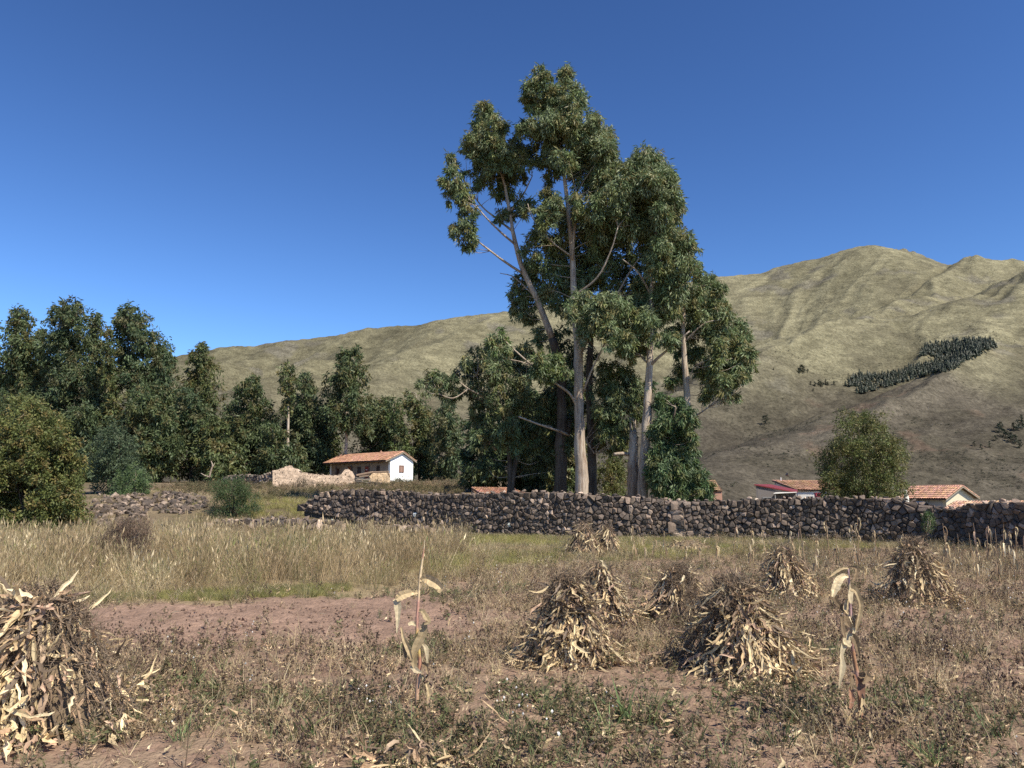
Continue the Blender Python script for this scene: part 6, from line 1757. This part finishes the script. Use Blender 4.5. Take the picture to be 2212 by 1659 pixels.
DRYPAL = np.array([(.45, .36, .215), (.38, .30, .175), (.32, .25, .145), (.52, .43, .275), (.25, .205, .11)])
GRNPAL = np.array([(.20, .195, .075), (.16, .17, .06), (.26, .23, .10), (.13, .15, .055)])
YELPAL = np.array([(.33, .29, .10), (.28, .26, .085), (.23, .23, .075), (.35, .30, .13)])
WEEDG = np.array([(.13, .125, .06), (.16, .145, .07), (.095, .10, .05), (.21, .16, .09)])
WEEDB = 1.55 * np.array([(.22, .155, .095), (.165, .115, .075), (.29, .215, .135), (.21, .17, .10), (.37, .285, .18)])
STEM = np.array((.21, .15, .10))

rg = np.random.default_rng(2024)
def cast(n, x0, x1, y0, y1, power=1.0):
    """random ground points whose photo position lies in a pixel box; even over the ground"""
    d0, d1 = G(CX, y1)[1], G(CX, y0)[1]
    Y = np.sqrt(rg.uniform(d0 ** 2, d1 ** 2, n)) if power == 1 else (rg.uniform(d0 ** power, d1 ** power, n)) ** (1 / power)
    U = rg.uniform(x0, x1, n)
    X = (U - CX) / FPX * Y
    Z = gz(X, Y)
    px, py = project(X, Y, Z * 0)
    nz = fbm(X * 1.1, Y * 1.1, 21, 4)
    return X, Y, Z, px, py, nz

def pack(sel, X, Y, Z, tilt=.12):
    n = int(sel.sum())
    pos = np.stack([X[sel], Y[sel], Z[sel]], 1)
    rot = np.stack([rg.normal(size=n) * tilt, rg.normal(size=n) * tilt, rg.uniform(0, 6.28, n)], 1)
    return n, pos, rot

def m_shock(X, Y):
    s = np.zeros_like(X)
    for a, b, r in ((1312, 1356, .5), (1470, 1352, .6), (1706, 1296, .6), (1980, 1312, .7), (1262, 1202, .7), (1490, 1192, 1.2)):
        g = G(a, b); s = np.maximum(s, (np.hypot(X - g[0], Y - g[1]) < r) * 1.0)
    return s
# tall dry grass
K = [blade_clump(1000 + k, 46, .62, .0055, .16, (DRYPAL * 1.25 if k < 4 else DRYPAL * np.array((.78, .72, .68))) if k % 4 else np.vstack([DRYPAL, GRNPAL]), .38, .5, heads=.35) for k in range(8)]
K += [blade_clump(1020 + k, 34, .45, .006, .16, np.vstack([GRNPAL, DRYPAL[2:3]]), .4, .4) for k in range(3)]
K += [herb(1040 + k, .5, 8, 40, (.03, .008), WEEDB, STEM, 3, (.2, .14, .1), .007) for k in range(3)]
X, Y, Z, px, py, nz = cast(17000, -260, 1130, 1130, 1330)
m = tall_mask(px, py, nz)
big = fbm(X * .25, Y * .25, 88, 3)
sel = (rg.uniform(size=len(X)) < m * np.clip(.7 + 1.1 * fbm(X * .5, Y * .5, 616, 3), .12, 1)) & ~((np.hypot(X - G(270, 1210)[0], Y - 19.5) < .7))
n, pos, rot = pack(sel, X, Y, Z)
g_ = big[sel] + rg.normal(size=n) * .25
low_edge = (py[sel] > np.interp(px[sel], [0, 330, 830, 1000], [1285, 1280, 1262, 1245]))
idx = np.where(g_ > .4, rg.integers(8, 11, n), np.where(rg.uniform(size=n) < .14, rg.integers(11, 14, n), np.where(fbm(X[sel] * .45, Y[sel] * .45, 818, 3) + rg.normal(size=n) * .12 > .02, rg.integers(0, 4, n), rg.integers(4, 8, n))))
scl = rg.choice([.5, .7, .9, 1.0, 1.2, 1.7], n) * rg.uniform(.85, 1.15, n) * np.where(low_edge, .6, 1.0) * np.interp(pos[:, 1], [14, 24, 33], [1, .95, .7]) * (1 + .25 * fbm(X[sel] * .6, Y[sel] * .6, 99, 2))
scatter('dry_grass', K, pos, rot, scl, idx, 'tall straw-coloured dry grass filling the left middle of the field', 'grass')

# looser straw tufts carrying on to the right along the wall
X, Y, Z, px, py, nz = cast(7000, 940, 2380, 1168, 1300)
loose = np.clip(.34 + .9 * fbm(X * .35, Y * .35, 717, 3), 0, 1) * (1 - .75 * sstep(1225, 1290, py)) * (1 - .8 * m_shock(X, Y))
sel = rg.uniform(size=len(X)) < loose * .75
n_b, pos_b, rot_b = pack(sel, X, Y, Z)
scatter('loose_dry_grass', K, pos_b, rot_b, rg.uniform(.3, .75, n_b), np.where(rg.uniform(size=n_b) < .6, rg.integers(0, 8, n_b), rg.integers(8, 14, n_b)), 'loose straw tufts and dead stems below the right half of the wall', 'grass')

# short yellow-green grass strip below the wall, on the bank and on the grassy terrace
K = [blade_clump(1100 + k, 60, .17, .006, .17, [YELPAL, GRNPAL, DRYPAL][k % 3], .6, .5, seg=2) for k in range(9)]
X, Y, Z, px, py, nz = cast(15000, 720, 2400, 1138, 1262)
sel = rg.uniform(size=len(X)) < strip_mask(px, py, nz) * .95
n1, pos1, rot1 = pack(sel, X, Y, Z)
pn = fbm(X[sel] * .35, Y[sel] * .35, 44, 3) + rg.normal(size=n1) * .15 + .15
idx1 = np.where(pn > .12, rg.choice([0, 3, 6], n1), np.where(pn > -.12, rg.choice([1, 4, 7], n1), rg.choice([2, 5, 8], n1)))
X = rg.uniform(-32, -6, 9000); Y = rg.uniform(36.4, 100, 9000); Z = gz(X, Y); px, py = project(X, Y, Z)
bank = (px > 60) & (px < 1020)
yel = np.exp(-((px - 590) / 150) ** 2 - ((py - 1100) / 22) ** 2)
rub = np.exp(-((px - 290) / 150) ** 4 - ((py - 1098) / 42) ** 4)
sel = bank & (rg.uniform(size=len(X)) < (.2 + .8 * yel) * (1 - .93 * rub))
n2, pos2, rot2 = pack(sel, X, Y, Z)
idx2 = np.where(rg.uniform(size=n2) < yel[sel] * 1.2, rg.choice([0, 3, 6], n2), np.where(rg.uniform(size=n2) < .3, rg.choice([1, 4, 7], n2), rg.choice([2, 5, 8], n2)))
# yellow-green lip at the far edge of the ploughed patch
X3, Y3, Z3, px3, py3, nz3 = cast(2500, 150, 760, 1262, 1312)
edge = np.interp(px3, [130, 330, 580, 830], [1308, 1300, 1284, 1280])
sel3 = (np.abs(py3 - edge + 4) < 11) & (fbm(X3 * .5, Y3 * .5, 12, 2) > -.1)
n3, pos3, rot3 = pack(sel3, X3, Y3, Z3)
scatter('short_grass', K, np.vstack([pos1, pos2, pos3]), np.vstack([rot1, rot2, rot3]), np.concatenate([rg.uniform(.7, 1.4, n1), rg.uniform(1.2, 2.6, n2), rg.uniform(.5, .9, n3)]), np.concatenate([idx1, idx2, rg.choice([0, 1, 3, 4], n3)]), 'short yellow-green grass along the wall and over the bank', 'grass')

# scrub on the bank
K = [herb(1500 + k, .3, 12, 90, (.07, .016), [WEEDB * .75, WEEDB * .6, WEEDG, WEEDG * .8][k % 4], STEM * .7, 0) for k in range(8)]
X = rg.uniform(-34, -4, 5200); Y = rg.uniform(36.8, 97, 5200); Z = gz(X, Y); px, py = project(X, Y, Z)
sc_ = fbm(X * .3, Y * .3, 515, 3) + .5 * np.exp(-((py - 1124) / 9) ** 2) * (px > 430) + .25 * np.exp(-((py - 1060) / 16) ** 2) - .7 * yel[:len(X)] * 0
yl = np.exp(-((px - 590) / 130) ** 2 - ((py - 1102) / 11) ** 2)
rub = np.exp(-((px - 290) / 150) ** 4 - ((py - 1098) / 42) ** 4)
sel = (px > 60) & (px < 1020) & (sc_ - yl - .35 * rub + rg.normal(size=len(X)) * .12 > .02)
n, pos, rot = pack(sel, X, Y, Z)
scatter('bank_scrub', K, pos, rot, rg.uniform(.7, 1.7, n) * np.clip(pos[:, 1] / 55, .7, 1.3), np.where(sc_[sel] > .3, rg.choice([2, 3, 6, 7], n), rg.choice([0, 1, 4, 5], n)), 'brown and grey-green scrub on the bank around the ruins', 'scrub')

# shrubs over the far slopes
K = []
for k in range(4):
    rng_ = np.random.default_rng(1800 + k); mb = MB()
    for q in range(4):
        add_clump(mb, rng_, (rng_.normal() * 1.2, rng_.normal() * 1.2, .9), (1.3, 1.3, 1.1), 14, (.9, .5), np.array([(.05, .055, .032), (.07, .07, .042), (.085, .075, .05)]), .2, .2)
    me = mb.mesh('hill_shrub'); me.materials.append(M_LEAF); K.append(me)
k_ = rg.integers(0, _mX.size, 60000)
X, Y, Z = _mX.ravel()[k_], _mY.ravel()[k_], _mZ.ravel()[k_]; px, py = _mpx.ravel()[k_], _mpy.ravel()[k_]
X = X + rg.normal(size=len(X)) * 2.0
q_ = fbm(X / 110, Y / 110, 921, 4) + .35 * np.exp(-((px - 2110) / 110) ** 2 - ((py - 1000) / 60) ** 2) + .12 * (py > 930)
sel = (px > 300) & (px < 2290) & (Y > 600) & (Y < 2600) & (Z > 4) & (q_ + rg.normal(size=len(X)) * .1 > .34)
n, pos, rot = pack(sel, X, Y, Z - .3)
scatter('hill_scrub', K, pos, rot, rg.uniform(.35, 1.25, n), rg.integers(0, 4, n), 'dark scrub dotted over the lower mountain slopes', 'scrub')

# weeds and dead stems over the open field
K = [herb(1200 + k, rg.uniform(.10, .17), 6, 30, (.032, .013), WEEDG if k % 2 else np.vstack([WEEDG, WEEDB]), STEM, 0) for k in range(6)]          # 0-5 leafy
K += [herb(1220 + k, rg.uniform(.14, .26), 5, 14, (.022, .006), WEEDB, STEM, 3) for k in range(5)]                                                     # 6-10 brown
K += [herb(1240 + k, rg.uniform(.3, .5), 3, 12, (.03, .006), WEEDB, STEM * .8, 4, (.13, .09, .07), .007) for k in range(4)]                             # 11-14 tall stems
K += [herb(1260 + k, .10, 9, 26, (.038, .008), WEEDB * 1.3, STEM * 1.2, 0) for k in range(4)]                                                           # 15-18 low tangle
K += [herb(1280, .2, 4, 16, (.024, .008), WEEDG, STEM, 1, (.75, .73, .68), .007)]                                                                       # 19 white heads
K += [blade_clump(1295 + k, 9, .17, .006, .03, DRYPAL * 1.1, .7, .5, 2) for k in range(4)] if False else []
K += [herb(1290 + k, .12, 5, 24, (.036, .016), WEEDG * np.array((.8, .95, .85)), STEM, 0) for k in range(2)]                                            # 20-21 darker green
X, Y, Z, px, py, nz = cast(46000, -150, 2362, 1190, 1690, 1.45)
pl = plough_mask(px, py, nz); ta = tall_mask(px, py, nz); stp = strip_mask(px, py, nz)
patch = fbm(X * .8, Y * .8, 303, 3)
near = sstep(1440, 1560, py)
dens = (1 - .94 * pl) * (1 - .96 * ta) * (1 - .85 * stp) * np.clip(.72 + .95 * patch - near * .12, .06, 1)
dens = dens * np.where(Y > 13, .75, 1)
sel = rg.uniform(size=len(X)) < dens
n, pos, rot = pack(sel, X, Y, Z, .15)
green = fbm(X[sel] * .9, Y[sel] * .9, 404, 3) + .38 * (near[sel] - .5) + rg.normal(size=n) * .18
u = rg.uniform(size=n)
idx = np.where(green > .18, np.where(u < .25, rg.integers(20, 22, n), rg.integers(0, 6, n)), np.where(u < .34, rg.integers(6, 11, n), np.where(u < .84, rg.integers(15, 19, n), np.where(u < .93, rg.integers(0, 6, n), rg.integers(11, 15, n)))))
idx = np.where(rg.uniform(size=n) < .012, 19, idx)
K += [blade_clump(1710 + k, 10, rg.uniform(.12, .26), .0055, .035, DRYPAL * 1.15, .7, .6, 2) for k in range(5)]          # 22-26 straw blades
K += [blade_clump(1720 + k, 12, .16, .007, .03, np.array([(.12, .155, .07), (.15, .18, .085), (.2, .2, .1)]), .6, .5, 3) for k in range(3)]   # 27-29 green blades
v_ = rg.uniform(size=n)
idx = np.where((v_ < .48) & (idx > 5) & (idx < 19), rg.integers(22, 27, n), idx)
idx = np.where((v_ > .80) & (green > .05), rg.integers(27, 30, n), idx)
scatter('field_weeds', K, pos, rot, rg.uniform(.5, 1.45, n), idx, 'low brown and green weeds covering the harvested field', 'weeds')

# corn litter, broken stems
K = [litter(1300 + k, k % 4 == 3) for k in range(12)]
X, Y, Z, px, py, nz = cast(24000, -150, 2362, 1200, 1690, 1.5)
pl = plough_mask(px, py, nz); ta = tall_mask(px, py, nz)
sel = rg.uniform(size=len(X)) < (1 - .9 * pl) * (1 - ta) * np.clip(.55 + fbm(X * .6, Y * .6, 505, 3), .05, 1) * np.where(px > 900, .9, .55)
n, pos, rot = pack(sel, X, Y, Z, .3); pos[:, 2] += .01
scatter('corn_litter', K, pos, rot, rg.uniform(.5, 1.15, n), rg.integers(0, 12, n), 'pale scraps of corn leaf strewn over the field', 'litter')

# clods of soil
K = []
for k in range(6):
    mb = MB(); mb.add(HULLS[k][0], HULLS[k][1], np.array((.20, .135, .104)) * (.85 + .06 * k)); me = mb.mesh('clod'); me.materials.append(M_SOIL); K.append(me)
X, Y, Z, px, py, nz = cast(16000, -150, 2362, 1270, 1690, 1.5)
pl = plough_mask(px, py, nz); ta = tall_mask(px, py, nz)
sel = rg.uniform(size=len(X)) < (.35 + .6 * pl) * (1 - ta)
n, pos, rot = pack(sel, X, Y, Z, .6)
scatter('soil_clods', K, pos, rot, .014 + .075 * rg.uniform(size=n) ** 3.0, rg.integers(0, 6, n), 'reddish-brown clods of turned soil', 'soil')

# ---- green tufts one can point at
def tuft(px, py, H, n, W, label, seed, pal=None, spread=.08, lean=.5, bend=.5):
    me = blade_clump(seed, n, H, W, spread, PAL_T if pal is None else pal, lean, bend, 4)
    g = G(px, py); o = link('green_grass_tuft', me); o.location = (g[0], g[1], 0)
    tag(o, label, 'grass tuft')
PAL_T = 1.35 * np.array([(.085, .125, .05), (.07, .105, .045), (.11, .15, .06), (.15, .16, .07)])
tuft(1782, 1412, .20, 130, .008, 'dense green grass tuft between the widest shock and the stalk with the big husk', 1401, spread=.24)
tuft(1730, 1400, .16, 70, .007, 'smaller green grass tuft hugging the right foot of the widest shock', 1402, spread=.14)
tuft(1350, 1560, .34, 22, .022, 'broad dark green blades in the foreground below the weedy-topped shock', 1403, lean=.6, bend=.4)
tuft(1300, 1590, .26, 26, .012, 'thin pale green blades left of the broad dark blades', 1404)
tuft(1400, 1560, .38, 24, .010, 'tall upright green blades right of the broad dark blades', 1405, lean=.3)
tuft(1180, 1545, .22, 30, .012, 'green tuft in the weeds left of the broad dark blades', 1406)
tuft(2085, 1428, .18, 30, .010, 'small green tuft in the weeds at far right', 1407)
tuft(1690, 1610, .26, 30, .012, 'green blades in the bottom weeds left of the stalk with the big husk', 1408, lean=.7)
tuft(2010, 1655, .24, 40, .012, 'green blades at the bottom edge near the right corner', 1409, lean=.7)
tuft(2160, 1600, .26, 30, .010, 'green blades near the right edge above the bottom corner', 1410)
tuft(390, 1600, .22, 34, .008, 'small bright green tuft right of the cut-off shock', 1411, pal=PAL_T * 1.3)
tuft(445, 1490, .2, 22, .010, 'grey-green tuft in the brown weeds right of the cut-off shock', 1412)
tuft(660, 1590, .24, 10, .022, 'dark broad-leaved blades in the bottom weeds, left of the lone stalk', 1413, lean=.5)
tuft(905, 1590, .2, 14, .018, 'dark green blades just below the lone stalk', 1414, lean=.7)
